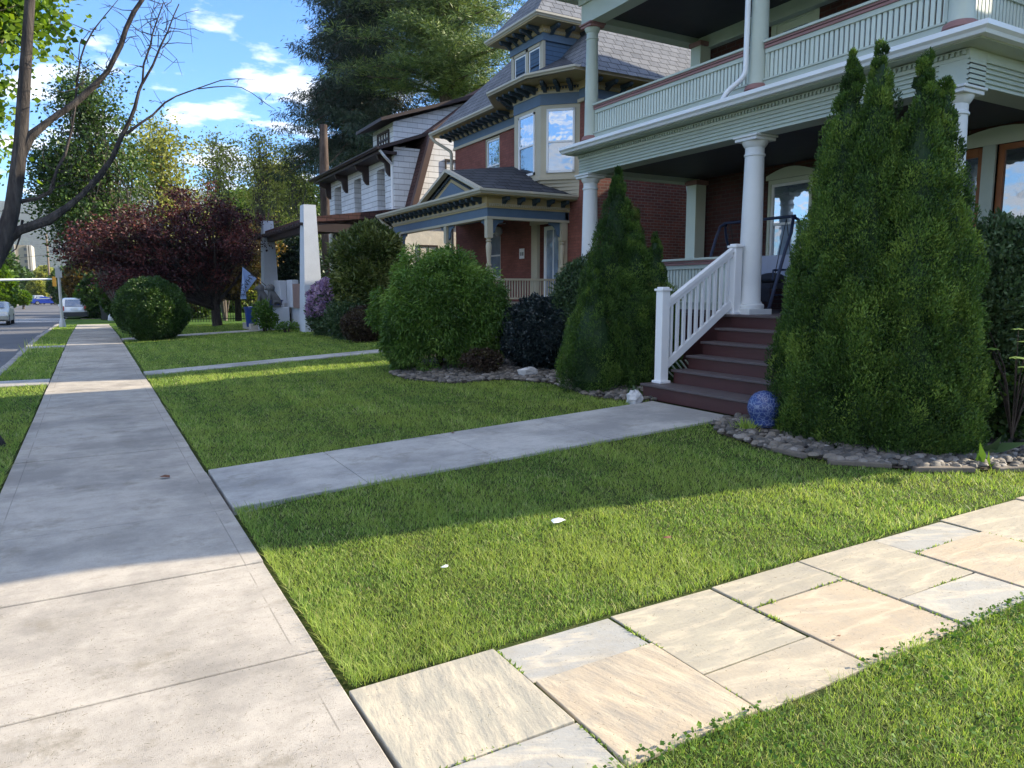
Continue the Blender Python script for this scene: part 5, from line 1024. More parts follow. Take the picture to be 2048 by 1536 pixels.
# lion statues
def lion(x, y, z, label, sc_=1.0):
    root = thing('lion_statue', (x, y, z), label, 'statue', 'seated lions flanking the white house steps'); b = MB().box(x - .30, x + .24, y - .16, y + .16, z, z + .07)
    part('plinth', b, MT['lead'], root); b = MB(); b.tube([(x + .16, y, z + .12), (x + .12, y, z + .22), (x + .02, y, z + .40), (x - .06, y, z + .55), (x - .1, y, z + .66)], [.13, .16, .14, .12, .09], 12)
    for s_ in (-1, 1): b.tube([(x - .10, y + s_ * .08, z + .48), (x - .15, y + s_ * .08, z + .25), (x - .16, y + s_ * .08, z + .08), (x - .23, y + s_ * .08, z + .08)], [.055, .045, .035, .04], 8); b.tube([(x + .16, y + s_ * .12, z + .2), (x + .0, y + s_ * .14, z + .18), (x - .02, y + s_ * .14, z + .09)], [.08, .06, .04], 8)
    b.tube([(x + .22, y, z + .1), (x + .3, y + .05, z + .1), (x + .25, y + .12, z + .12)], [.03, .025, .03], 6)
    part('body', b, MT['lead'], root, smooth=True)
    b = MB().blob((x - .07, y, z + .68), (.14, .15, .16), 14, 9, .12, 3); part('mane', b, MT['lead'], root, smooth=True)
    b = MB().blob((x - .16, y, z + .69), (.10, .08, .09), 12, 8); b.blob((x - .25, y, z + .655), (.06, .045, .04), 10, 6); b.blob((x - .12, y - .09, z + .79), (.03, .025, .035), 8, 5); b.blob((x - .12, y + .09, z + .79), (.03, .025, .035), 8, 5); part('head', b, MT['lead'], root, smooth=True)
lion(5.75, 27.55, 1.02, 'grey seated lion statue on the nearer stair wall of the white house')
lion(5.75, 29.4, 1.02, 'grey seated lion statue on the farther stair wall, below the flag pole')
def pot(x, y, z, r, h_, label, col='bluepot'):
    b = MB().lathe([(r * .72, z), (r * .95, z + h_ * .9), (r * 1.05, z + h_ * .9), (r * 1.05, z + h_), (r * .9, z + h_), (r * .88, z + h_ * .85)], x, y, 20); tag(part('planter', b, MT[col], None, smooth=True, org=(x, y, z)), label, 'planter', 'blue planters by the white house steps')
pot(5.05, 28.15, .3, .22, .72, 'tall cobalt blue planter in front of the white house steps'); pot(6.0, 28.4, .99, .28, .28, 'low wide blue planter at the top of the white house steps')
# flag on a slanted pole
root = thing('flag', (6.1, 31.0, 1.9), 'pale blue flag with dark lettering on a slanted pole by the far porch pier', 'flag')
pA, pB = np.array((6.2, 29.9, 1.75)), at(513, 556, y=29.6)
tipF = at(483, 529, y=29.4)
part('flag_pole', MB().tube([tuple(at(545, 583, y=29.9)), tuple(tipF)], .016, 8), MT['plastic'], root)
c_ = [at(484, 533, y=29.4), at(513, 556, y=29.55), at(493, 586, y=29.6), at(480, 598, y=29.5)]
b = MB(); F_ = lambda k: tuple(c_[k]); b.poly([tuple(at(485, 534, y=29.4)), tuple(at(513, 557, y=29.55)), tuple(at(493, 584, y=29.6)), tuple(at(489, 565, y=29.3))])
b.poly([tuple(at(485, 534, y=29.4)), tuple(at(489, 565, y=29.3)), tuple(at(493, 598, y=29.5)), tuple(at(481, 598, y=29.4)), tuple(at(484, 560, y=29.45))])
fo_ = part('cloth', b, M('pale blue flag cloth', (.36, .50, .78), .8, .08, 6), root); s_ = fo_.modifiers.new('s', 'SOLIDIFY'); s_.thickness = .006
def text(body, p, size, m, parent, rot, name='lettering', ext=.002):
    cu = bpy.data.curves.new(name, 'FONT'); cu.body = body; cu.size = size; cu.extrude = ext; cu.align_x = 'CENTER'; cu.align_y = 'CENTER'
    o = bpy.data.objects.new(name, cu); COL.objects.link(o); dg = bpy.context.evaluated_depsgraph_get(); me = bpy.data.meshes.new_from_object(o.evaluated_get(dg)); bpy.data.objects.remove(o); bpy.data.curves.remove(cu)
    o = link(name, me, m, parent); o.rotation_euler = rot; o.location = Vector(p) - origin(parent); return o
text('WHY', at(497, 562, y=29.42), .28, MT['navy'], root, (math.radians(90), math.radians(-58), -YAW * .5)); text('NICE', at(484.5, 580, y=29.36), .22, MT['navy'], root, (math.radians(90), math.radians(85), -YAW * .5))

# shrubs at second and third house
bush('rhododendron', (7.0, 20.6, 1.95), (.85, 1.0, 1.42), 'large loose rhododendron with sunlit yellow green leaves before the white house', 'shrub', 'rhodo', 300, 120, .15, 61, .32, .66, .3, .7, .2, None, .2, -.8)
r = bush('flowering_shrub', (6.6, 22.6, .95), (.75, 1.0, .85), 'shrub with lilac blossoms at the base of the near stucco pier', 'shrub', 'shrub', 500, 26, .09, 62, .22, .8)
clumps(ell_surf((6.6, 22.6, 1.0), (.86, 1.12, .98), -.1, .1, 63), 420, 22, .065, LF['lilac'], 'blossom', r, .12, .8, .5, .3, None, .8, 63, .1)
bush('leafy_shrub', (6.6, 20.4, .8), (.85, .95, .62), 'low dark green shrub between the lilac blossoms and the reddish bush', 'shrub', 'shrub', 500, 24, .08, 64, .2, .8)
bush('barberry_bush', (6.35, 19.0, .68), (.60, .62, .44), 'clipped dark reddish bush beside the laceleaf shrub', 'shrub', 'redshrub', 600, 24, .05, 65, .12, .88)
bush('boxwood', (1.72, 26.6, .98), (1.05, 1.05, .98), 'big clipped round boxwood at the edge of the sidewalk', 'shrub', 'box', 1500, 46, .055, 66, .13, .90, .6, wob=.10)
bush('leafy_shrub', (5.3, 26.9, .75), (.34, .34, .42), 'small leafy plant before the stair wall of the white house', 'shrub', 'clover', 60, 16, .12, 67, .16, 0, .5)
bush('flower_clump', (5.75, 25.6, .40), (.4, .3, .14), 'clump of small white flowers by the stair wall', 'flowers', 'clover', 40, 14, .07, 68, .1, 0)

# ------------------------------------------------------------------ trees
# forked street tree with dead limbs at left
T0 = 9.2
ft = thing('forked_tree', (-1.05, 9.2, 0), 'grey barked street tree with dead bare limbs arching right, at the left edge', 'tree')
A = lambda px, py, y=T0: tuple(at(px, py, y=y))
b = MB(); b.tube([(-1.02, 9.2, -.05), (-1.08, 9.2, .25), A(-55, 760), A(-60, 640), A(-22, 540), A(8, 480), A(24, 420), A(34, 350), A(42, 280), A(48, 180), A(54, 90), A(60, 0), A(66, -90), A(80, -200)], [.17, .10, .088, .085, .085, .088, .070, .068, .063, .057, .051, .046, .04, .03], 14)
q0 = np.random.default_rng(4)
def limb(pts, rs, seg=8): b.tube([np.array(A(*p)) + (q0.normal(size=3) * .008 if 0 < i < len(pts) - 1 else 0) for i, p in enumerate(pts)], [k * .62 * (1 + .10 * q0.normal()) for k in rs], seg)
limb([(34, 330), (62, 275), (100, 240), (150, 205), (190, 172), (215, 140), (238, 92), (252, 58), (268, 25), (286, -6), (305, -50)], [.08, .07, .062, .055, .05, .046, .04, .038, .034, .03, .02])
limb([(0, 492), (40, 462), (95, 440), (135, 415), (165, 388), (200, 350), (225, 318), (244, 275), (258, 245), (268, 215), (277, 185), (285, 165)], [.11, .085, .065, .056, .05, .045, .04, .036, .034, .032, .03, .028])
limb([(285, 165), (289, 130), (297, 92), (306, 65), (316, 40), (326, 8)], [.022, .019, .016, .014, .012, .009], 6); limb([(285, 167), (305, 130), (322, 92), (335, 62), (346, 35), (358, 8)], [.024, .021, .018, .014, .012, .009], 6)
limb([(252, 268), (280, 248), (308, 230), (330, 208), (352, 194), (375, 183), (396, 177)], [.026, .022, .019, .017, .015, .014, .013], 6); limb([(392, 178), (415, 168), (440, 160), (475, 156), (512, 159)], [.012, .010, .009, .007, .004], 6); limb([(396, 178), (425, 174), (455, 172), (482, 174), (505, 186), (530, 203), (552, 220)], [.010, .009, .008, .008, .007, .006, .003], 6)
limb([(8, 425), (38, 405), (75, 398), (100, 385), (115, 340), (128, 310), (142, 265), (150, 218), (155, 170), (159, 120), (168, 88), (185, 60), (210, 28), (240, -5)], [.045, .04, .035, .03, .026, .022, .021, .019, .017, .014, .012, .010, .008, .005], 6)
limb([(45, 440), (42, 475), (32, 498), (12, 512)], [.02, .018, .012, .005], 5)
q = np.random.default_rng(2)
def twigs(anchors, n, L, r=.005):
    for _ in range(n):
        a = anchors[q.integers(len(anchors) - 1)]; p = np.array(A(a[0] + q.uniform(-8, 8), a[1] + q.uniform(-8, 8))); d = unit(q.normal(size=3) * [1, .6, .8] + [0, 0, .5]); l = L * q.uniform(.4, 1.2); pts = [p]; 
        for k in range(3): d = unit(d + .45 * q.normal(size=3)); pts.append(pts[-1] + d * l / 3)
        b.tube(pts, [r, r * .8, r * .6, r * .3], 4)
        if q.random() < .7: d2 = unit(d + q.normal(size=3)); b.tube([pts[2], pts[2] + d2 * l * .25, pts[2] + d2 * l * .4], [r * .6, r * .5, r * .25], 3)
twigs([(297, 92), (306, 65), (316, 40), (326, 8), (289, 130), (320, 30)], 22, .45, .005); twigs([(322, 92), (335, 62), (346, 35), (358, 10)], 14, .4, .005); twigs([(240, 92), (268, 25), (215, 140), (190, 172)], 12, .35, .005)
twigs([(155, 170), (159, 120), (185, 60), (210, 28)], 12, .45, .005); twigs([(475, 156), (480, 174), (530, 203), (552, 220), (330, 208), (305, 235)], 9, .18, .004); twigs([(100, 385), (115, 340), (142, 265), (60, 275), (260, 245)], 14, .4, .005)
part('trunk', b, MT['streetbark'], ft, smooth=True)
# leafy maple behind it
def treething(name, x, y, label, group='trees along the street'):
    return thing(name, (x, y, float(gz(x, y)) if x > -10 else float(dz(y))), label, 'tree', group)
mt_ = treething('maple_tree', -3.4, 13.0, 'bright green maple whose leafy crown fills the upper left corner')
mt_.location = (-1.27, 11.6, 0)
CR = [((-2.2, 13.2, 7.2), (1.9, 1.8, 1.6)), ((-1.9, 13.8, 5.2), (1.3, 1.5, 1.6)), ((-1.5, 13.4, 7.2), (1.1, 1.3, 1.0)), ((-1.15, 13.3, 6.0), (.8, 1.0, .8)), ((-2.6, 14, 4.0), (.9, 1.0, .9))]
branchy(None, [(-1.28, 11.6, -.1), (-1.45, 11.9, 1.5), (-1.65, 12.5, 3), (-1.8, 13.2, 5), (-1.9, 13.7, 7.5)], [.15, .12, .10, .08, .04], CR, 86, 71, LF['maple'], MT['bark'], mt_, .10, 120, .5, .012, 2, aspect=.85)
# burgundy japanese maple
jm = treething('japanese_maple', 4.2, 31, 'wide spreading burgundy leaved japanese maple behind the boxwood', None); jm.location = (4.4, 31, .3)
def at3(px, py, y): return tuple(at(px, py, y=y))
CR = []
for px, py, y, rx, rz in ((300, 430, 30.5, 1.5, .55), (380, 410, 31, 1.6, .55), (440, 450, 31, 1.5, .6), (240, 470, 30, 1.6, .5), (170, 480, 29.5, 1.2, .4), (330, 480, 29.5, 1.8, .6), (420, 500, 30, 1.6, .55), (260, 520, 29.5, 1.4, .4), (200, 515, 30, 1.2, .4), (480, 445, 31.5, 1.1, .4), (340, 540, 30, 1.5, .5), (430, 550, 31, 1.3, .5), (245, 560, 29.5, .8, .35)): CR.append((at3(px, py, y), (rx, 1.3, rz)))
branchy(None, [(4.3, 31, .25), (4.25, 31, .9), (4.1, 30.9, 1.6), (3.9, 30.8, 2.4), (3.7, 30.7, 3.2)], [.20, .16, .14, .12, .08], CR, 170, 72, LF['jmaple'], MT['deadbark'], jm, .10, 66, .38, .012, 2, aspect=.6, spread_up=.2, start=.25)
am = treething('amber_tree', 6.1, 36, 'small tree with amber and green leaves behind the burgundy maple, by the fence', None); am.location = (6.3, 36.5, .3)
CR = [(at3(470, 530, 36), (1.4, 1.3, .9)), (at3(420, 560, 36), (1.6, 1.3, .8)), (at3(505, 500, 37), (1.2, 1.2, 1.1)), (at3(480, 570, 36), (1.2, 1.2, .6)), (at3(350, 575, 36), (1.4, 1.2, .6))]
branchy(None, [(6.0, 36.5, .2), (6.0, 36.5, 1.2), (5.9, 36.4, 2.2), (5.8, 36.4, 3.2)], [.16, .13, .1, .06], CR, 80, 73, LF['amber'], MT['deadbark'], am, .14, 46, .45, .012, 2)
# spring-leafed tall trees
def lacy(px, base_y, top_px, w_, y, label, seed, lm='locust', n=60, per=24, trunk_r=.14, leaf=.16, lean=0, clump=.7, name='locust_tree', bottom=None, crown=None):
    bx, _, _ = at(px, 582, y=y); zt = at(px, top_px, y=y)[2]; z0 = float(gz(bx, y)); root = treething(name, bx, y, label, 'tall trees behind the garden'); root.location = (bx, y, z0); H = zt - z0; zb = z0 + H * .35 if bottom is None else at(px, bottom, y=y)[2]
    CR = crown or [((bx + lean * .6, y, zb + (zt - zb) * .25), (w_, w_, (zt - zb) * .28)), ((bx + lean * .8, y, zb + (zt - zb) * .58), (w_ * .8, w_ * .8, (zt - zb) * .26)), ((bx + lean, y, zb + (zt - zb) * .84), (w_ * .45, w_ * .45, (zt - zb) * .16))]
    branchy(None, [(bx, y, z0 - .2), (bx + lean * .15, y, z0 + H * .3), (bx + lean * .4, y, z0 + H * .55), (bx + lean * .7, y, z0 + H * .8), (bx + lean, y, zt - .3)], [trunk_r, trunk_r * .8, trunk_r * .6, trunk_r * .35, .02], CR, n, seed, LF[lm], MT['bark'], root, leaf, per, clump, .016, 3, start=.2); return root
lacy(262, 0, 165, 2.2, 36, 'tall loose green tree rising left of the burgundy maple', 81, 'midgreen', 95, 44, .14, .14, lean=-1.3)
lacy(262, 0, 330, 1.7, 37, 'small green tree overhanging the sidewalk beside the burgundy maple', 82, 'midgreen', 80, 44, .11, .14, bottom=500, lean=-2.4)
lacy(335, 0, 255, 2.6, 42, 'pale spring tree above the burgundy maple', 83, 'locust', 80, 26, .15, .18)
lacy(448, 0, 275, 1.9, 50, 'slender pale tree above the left end of the maple crown', 84, 'locust', 60, 18, .14, .17)
lacy(530, 0, 262, 2.2, 52, 'slender pale yellow green tree with bare twigs left of the white house', 85, 'locust', 70, 16, .15, .17)
lacy(592, 0, 280, 2.1, 54, 'thin pale tree immediately left of the white house roof', 86, 'locust', 65, 16, .15, .17)
lacy(560, 0, 330, 2.6, 62, 'bushy yellow green tree low behind the porch pier', 87, 'locust', 70, 40, .15, .24, bottom=470)
lacy(490, 0, 385, 3.2, 75, 'rounded fresh green tree far behind the slender trees', 88, 'maple', 60, 60, .15, .3, bottom=480)
lacy(620, 0, 360, 2.5, 60, 'small dark leafed tree between the pier and the white house', 89, 'midgreen', 60, 40, .15, .24, bottom=500)
# pine and spruce behind the houses
def conifer(px, top, bottom, y, w_, lm, label, seed, name, n_whorl=16, trunk_r=.45, per=150, leaf=.55, asp=.14, droop=.4, bare=0.0, den=7, sp=(.36, .36, .15)):
    bx = at(px, 300, y=y)[0]; zt = at(px, top, y=y)[2]; zb = at(px, bottom, y=y)[2]; q = np.random.default_rng(seed); root = thing(name, (bx, y, .3), label, 'tree', 'tall conifers behind the white house'); tb = MB()
    tb.tube([(bx, y, .2), (bx + .1, y, zb), (bx - .1, y, (zb + zt) / 2), (bx, y, zt)], [trunk_r, trunk_r * .85, trunk_r * .55, .05], 12); C, V = [], []
    for i in range(n_whorl):
        t = i / (n_whorl - 1); z = zb + (zt - zb) * t; R0 = w_ * (1 - t) ** .75 * q.uniform(.75, 1.1) + .5
        for j in range(den):
            a = q.uniform(0, 6.283); R = R0 * q.uniform(.55, 1.1); d = np.array([math.cos(a), math.sin(a), 0]); p0 = np.array([bx, y, z]); p1 = p0 + d * R * .5 + [0, 0, R * .10]; p2 = p0 + d * R + [0, 0, (-droop + .15) * R * .35]
            tb.tube([p0, p1, p2], [trunk_r * .2 * (1.1 - t), .06, .02], 5); m_ = int(3 + R * 1.6)
            for k in range(m_): u = (k + .8) / m_; c = (p0 + (p1 - p0) * u * 2 if u < .5 else p1 + (p2 - p1) * (u * 2 - 1)) + q.normal(size=3) * [.45, .45, .18] * (.4 + u); C.append(c); V.append(np.clip(.5 + .25 * q.normal(), 0, 1))
    C = np.array(C); V = np.array(V); idx = np.repeat(np.arange(len(C)), per); off = q.normal(size=(len(idx), 3)) * sp; P = C[idx] + off; D = off * 1.2 + [0, 0, .12 - droop]
    quads('crown', leafquads(P, D, leaf, asp, .45, q), LF[lm], root, np.clip(V[idx] + .18 * q.normal(size=len(idx)), 0, 1)); part('trunk', tb, MT['pinebark'], root, smooth=True); return root
conifer(890, -420, 190, 46, 7.2, 'pine', 'tall sunlit pine with layered boughs behind the brick house', 91, 'pine_tree', 22, .48, 120, .34, .12, .0, den=10, sp=(.50, .50, .10))
conifer(725, -330, 330, 52, 5.6, 'spruce', 'dark drooping spruce behind the white house roof', 92, 'spruce_tree', 24, .42, 110, .36, .14, .75, den=12)
sn = thing('dead_trunk', (at(652, 400, y=40)[0], 40, .3), 'bare broken grey trunk left of the white house', 'tree'); p_ = at(652, 400, y=40); b = MB().tube([(p_[0], 40, .2), (p_[0], 40, 4.5), (p_[0] - .05, 40, 7.5), (p_[0], 40.05, at(652, 250, y=40)[2])], [.32, .30, .27, .20], 12); part('trunk', b, MT['pinebark'], sn, smooth=True)

# ------------------------------------------------------------------ iron fence and far garden
fe = thing('iron_fence', (4.2, 35, .25), 'black iron picket fence behind the burgundy maple', 'fence'); xa, xb = at(350, 620, y=34)[0], 6.4; zf = .28; yf = 34
b = MB().box(xa, xb, yf - .015, yf + .015, zf + 1.05, zf + 1.08).box(xa, xb, yf - .015, yf + .015, zf + .12, zf + .15).box(xa, xb, yf - .015, yf + .015, zf + .92, zf + .945); part('rails', b, MT['black'], fe); b = MB(); n = int((xb - xa) / .11)
for i in range(n): x = xa + .11 * i; b.box(x - .009, x + .009, yf - .009, yf + .009, zf, zf + 1.2)
part('pickets', b, MT['black'], fe)
x = xa
while x < xb: part('post', MB().box(x - .03, x + .03, yf - .03, yf + .03, zf - .1, zf + 1.28), MT['black'], fe); x += 1.75

# ------------------------------------------------------------------ street things
def pole(name, x, y, h_, r, m, label, cat, base=None, group=None, lean=0):
    z = float(dz(y)); root = thing(name, (x, y, z), label, cat, group); part('shaft', MB().tube([(x, y, z - .1), (x + lean, y, z + h_)], [r, r * .8], 12), m, root, smooth=True)
    if base: part('base', MB().lathe([(base, z), (base, z + .06), (r * 1.6, z + .30), (r * 1.05, z + .42)], x, y, 14), m, root, smooth=True)
    return root
g_ = at(141, 641, z=-.12); sgn = pole('sign_post', -1.28, 42.5, 3.0, .075, MT['galv'], 'grey post with small sign at the end of the grass strip', 'post', .16)
part('sign', MB().box(-1.42, -1.14, 42.40, 42.43, 2.25, 2.72), MT['galv'], sgn)
sp = pole('signal_pole', 1.15, 56, 5.6, .13, MT['galv'], 'grey steel pole beside the dark bin across the side street', 'pole', .24, lean=-.35)
pole('utility_pole', .75, 62, 9, .16, MT['galv'], 'pale utility pole behind the signal pole at the sidewalk', 'pole', group='utility poles'); pole('utility_pole', -5.9, 150, 12, .18, MT['woodpole'], 'wooden utility pole far down the road beside the apartment tower', 'pole', group='utility poles'); pole('utility_pole', -3.4, 175, 13, .18, MT['woodpole'], 'farther wooden utility pole behind the yellow green tree', 'pole', group='utility poles')
for nm, x, y in (('street_lamp', -10.8, 92), ('street_lamp', -2.2, 120)):
    lp = pole(nm, x, y, 6.0, .09, MT['galv'], 'pale street lamp on the ' + ('far left kerb' if x < -5 else 'middle of the distant road edge'), 'street lamp', group='street lamps'); part('arm', MB().tube([(x, y, float(dz(y)) + 5.9), (x + 1.2, y, float(dz(y)) + 6.2)], [.05, .04], 8), MT['galv'], lp); part('lamp_head', MB().box(x + 1.1, x + 1.7, y - .12, y + .12, float(dz(y)) + 6.12, float(dz(y)) + 6.24), MT['galv'], lp)
ts = thing('traffic_signal', (-10.9, 72, float(dz(72))), 'long pale signal mast arm over the road with a yellow traffic light', 'traffic light'); zz = at(60, 559, y=72)[2]; xe = at(108, 557, y=72)[0]
part('mast_arm', MB().tube([(-11.2, 72, zz - .25), (-8, 72, zz - .1), (xe, 72, zz + .05)], [.16, .12, .07], 10), MT['white'], ts, smooth=True); part('shaft', MB().tube([(-11.2, 72, float(dz(72))), (-11.2, 72, zz + .4)], [.2, .15], 10), MT['white'], ts, smooth=True)
hd = part('signal_head', MB().box(xe - .13, xe + .13, 71.8, 72.1, zz - .55, zz + .25), MT['yellow'], ts)
for k in range(3): part('lens', MB().lathe([(.085, 0), (.08, .03)], 0, 0, 12), MT['red_lens'] if k == 0 else MT['plastic'], hd).matrix_local = __import__('mathutils').Matrix.Translation(Vector((xe, 71.79, zz + .12 - k * .26)) - Vector(ts.location)) @ __import__('mathutils').Matrix.Rotation(math.radians(90), 4, 'X')
def wire(p, q_, sag, label):
    P = [np.array(p) + (np.array(q_) - np.array(p)) * t - np.array([0, 0, 4 * sag * t * (1 - t)]) for t in np.linspace(0, 1, 14)]; tag(part('power_line', MB().tube(P, .018, 5), MT['black'], None, org=tuple(p)), label, 'wire', 'overhead wires')
wire(at(-60, 522, y=80), at(300, 470, y=95), .5, 'dark overhead wire crossing in front of the apartment tower'); wire(at(-40, 418, y=60), at(330, 436, y=62), .2, 'upper overhead wire crossing behind the forked tree')
# bins
def bin_(x, y, label):
    z = float(dz(y)); root = thing('wheelie_bin', (x, y, z), label, 'bin', 'wheeled bins on the corner'); b = MB(); P = [(x - .24, y - .28, z + .06), (x + .24, y - .28, z + .06), (x + .24, y + .28, z + .06), (x - .24, y + .28, z + .06)]; T = [(x - .30, y - .36, z + 1.0), (x + .30, y - .36, z + 1.0), (x + .30, y + .36, z + 1.0), (x - .30, y + .36, z + 1.0)]; b.poly(P[::-1]); b.poly(T)
    for i in range(4): j = (i + 1) % 4; b.poly([P[i], P[j], T[j], T[i]])
    part('body', b, MT['plastic'], root); part('lid', MB().box(x - .33, x + .33, y - .42, y + .40, z + 1.0, z + 1.06), MT['plastic'], root, bevel=.02); part('wheels', MB().tube([(x - .28, y + .3, z + .1), (x + .28, y + .3, z + .1)], .1, 10), MT['tyre'], root)
bin_(.82, 57.5, 'dark wheeled bin beside the leaning grey pole across the side street')

# cars
def car(x, y, rz, col, label, kind='suv', name='parked_car', group='cars on the road'):
    z = float(dz(y)) - .125; root = thing(name, (x, y, z), label, 'car', group); root.rotation_euler = (0, 0, rz)
    bodym = M('car paint ' + str(round(x, 1)) + '_' + str(int(y)), col, .28, .03, 4, 0, 60, 0, .35, .6)
    H = 1.62 if kind == 'suv' else 1.42; L = 4.4; Wd = .88
    prof = [(-L / 2, .42), (-L / 2 - .02, .75), (-L / 2 + .1, .98), (-L / 2 + .45, H - .06) if kind == 'suv' else (-L / 2 + .7, 1.02), (-L / 2 + .8, H) if kind == 'suv' else (-L / 2 + 1.4, H - .05), (L / 2 - 2.3, H), (L / 2 - 1.35, 1.02), (L / 2 - .25, .84), (L / 2, .62), (L / 2 - .02, .35), (L / 2 - .3, .26), (-L / 2 + .3, .26)]
    me = bpy.data.meshes.new('body'); V, Fc = [], []; k = len(prof); secs = ((-Wd, .94), (-Wd + .08, 1), (Wd - .08, 1), (Wd, .94))
    for s_, q_ in secs:
        for (a, zz_) in prof: nar = max(0, (zz_ - .95)) * .30; V.append((max(-1, min(1, s_ / Wd)) * (abs(s_) - nar), a * (.985 if q_ < 1 else 1), zz_ * (.985 if q_ < 1 else 1)))
    for i in range(len(secs) - 1):
        for j in range(k): j2 = (j + 1) % k; Fc.append((i * k + j, i * k + j2, (i + 1) * k + j2, (i + 1) * k + j))
    Fc.append(tuple(range(k - 1, -1, -1))); Fc.append(tuple(3 * k + j for j in range(k))); me.from_pydata(V, [], Fc); me.update(); bo = link('body', me, bodym, root, True); bv = bo.modifiers.new('b', 'BEVEL'); bv.width = .05; bv.segments = 3; bv.limit_method = 'ANGLE'
    def loc(nm, mb, m, par=root, **k_): me_ = bpy.data.meshes.new(nm); me_.from_pydata(mb.v, [], mb.f); me_.update(); return link(nm, me_, m, par, **k_)
    rw = MB().poly([(-.58, -L / 2 + .12, 1.02), (.58, -L / 2 + .12, 1.02), (.52, -L / 2 + .42, H - .12), (-.52, -L / 2 + .42, H - .12)]) if kind == 'suv' else MB().poly([(-.58, -L / 2 + .78, 1.04), (.58, -L / 2 + .78, 1.04), (.5, -L / 2 + 1.32, H - .1), (-.5, -L / 2 + 1.32, H - .1)])
    for v_ in range(len(rw.v)): rw.v[v_] = (rw.v[v_][0], rw.v[v_][1] - .03, rw.v[v_][2] + .01)
    loc('rear_window', rw, MT['pane_dark']); fwn = MB().poly([(.62, L / 2 - 1.38, 1.05), (-.62, L / 2 - 1.38, 1.05), (-.52, L / 2 - 2.2, H - .06), (.52, L / 2 - 2.2, H - .06)]); fwn.v = [(a, c + .03, d + .02) for a, c, d in fwn.v]; loc('windscreen', fwn, MT['pane_dark'])
    for s_ in (-1, 1):
        sw_ = MB().poly([(s_ * (Wd + .004), -L / 2 + .6, 1.0), (s_ * (Wd + .004), L / 2 - 1.5, 1.0), (s_ * (Wd - .12), L / 2 - 2.2, H - .14), (s_ * (Wd - .12), -L / 2 + .9, H - .14)]); loc('side_window', sw_, MT['pane_dark'])
        loc('tail_lamp', MB().box(s_ * .72 - .10, s_ * .72 + .10, -L / 2 - .05, -L / 2 + .06, .72, 1.05), MT['lamp_r']); loc('headlight', MB().box(s_ * .62 - .16, s_ * .62 + .16, L / 2 - .12, L / 2 + .01, .60, .76), MT['lamp_w']); loc('mirror', MB().box(s_ * .98 - .08, s_ * .98 + .08, L / 2 - 1.55, L / 2 - 1.42, 1.0, 1.14), bodym)
        for ya in (-L / 2 + .85, L / 2 - .85):
            t_ = MB().tube([(s_ * .70, ya, .33), (s_ * .89, ya, .33)], .33, 18); wo = loc('wheel', t_, MT['tyre']); loc('rim', MB().tube([(s_ * .88, ya, .33), (s_ * .905, ya, .33)], .21, 14), MT['rim'], wo)
    loc('bumper', MB().box(-.84, .84, -L / 2 - .06, -L / 2 + .1, .32, .62), MT['plastic'] if kind == 'suv' else bodym); loc('number_plate', MB().box(-.22, .22, -L / 2 - .045, -L / 2 - .03, .78, .9), MT['white']); return root
sx = at(148, 635, z=-.5); car(-1.85 if False else float(at(148, 600, y=63)[0]), 63.5, 0, (.62, .66, .68), 'silver white estate car parked at the kerb, seen from behind', 'suv')
car(float(at(168, 600, y=66)[0]) - .1, 73, 0, (.10, .11, .13), 'dark car parked ahead of the silver estate', 'suv')
car(float(at(-14, 600, y=55)[0]), 55, math.pi, (.50, .49, .42), 'pale beige car driving towards the camera at the left edge', 'sedan')
car(float(at(92, 600, y=150)[0]), 150, math.radians(-82), (.02, .05, .32), 'bright blue sedan turning across the far junction', 'sedan'); car(float(at(74, 600, y=158)[0]), 158, math.radians(15), (.40, .42, .45), 'pale grey van parked beyond the blue sedan', 'suv')
car(float(at(96, 600, y=172)[0]), 172, 0, (.60, .62, .64), 'white car far behind the blue sedan', 'suv'); car(float(at(122, 600, y=180)[0]), 180, math.pi, (.35, .05, .04), 'red car far down the road', 'sedan'); car(float(at(134, 600, y=200)[0]), 200, 0, (.18, .12, .25), 'dark purple car far down the road', 'sedan')

# distant trees, buildings, hill
def farbush(px0, px1, top, bot, y, lm, label, seed, leaf=.5, n=260, name='broadleaf_tree', depth=None):
    a, c = at(px0, top, y=y), at(px1, bot, y=y); cx, rx, rz = (a[0] + c[0]) / 2, abs(c[0] - a[0]) / 2, abs(a[2] - c[2]) / 2; cz = (a[2] + c[2]) / 2; z = float(dz(y)); root = thing(name, (cx, y, z), label, 'tree', 'distant roadside trees'); ry = depth or rx
    clumps(ell_surf((cx, y, cz), (rx, ry, rz), -1, .22, seed), n, 22, leaf, LF[lm], 'crown', root, rx * .28, .7, .5, .2, [ellipsoid_quads((cx, y, cz), (rx * .7, ry * .7, rz * .72), 12, 8, .15, seed)], .9, seed, .5)
    part('trunk', MB().tube([(cx, y, z - .2), (cx + .1, y, cz)], [max(.15, rx * .08), max(.1, rx * .05)], 8), MT['bark'], root, smooth=True)
farbush(-60, 45, 500, 605, 120, 'midgreen', 'dark green tree at the left edge across the road', 101); farbush(-30, 30, 535, 620, 78, 'maple', 'bright green tree at the far left in front of the tower', 102, .35)
farbush(20, 72, 545, 608, 170, 'midgreen', 'dark tree at the foot of the apartment tower', 103, .7); farbush(64, 112, 535, 600, 210, 'locust', 'yellow green tree right of the apartment tower', 104, .8); farbush(56, 92, 565, 602, 165, 'locust', 'low yellow tree beside the distant parked cars', 105, .6)
farbush(30, 60, 585, 606, 110, 'maple', 'round light green bush on the far verge', 106, .3); farbush(100, 150, 540, 604, 140, 'midgreen', 'dark green tree over the far end of the road', 107, .6); farbush(128, 190, 520, 610, 90, 'amber', 'bronze green tree over the distant sidewalk', 108, .4)
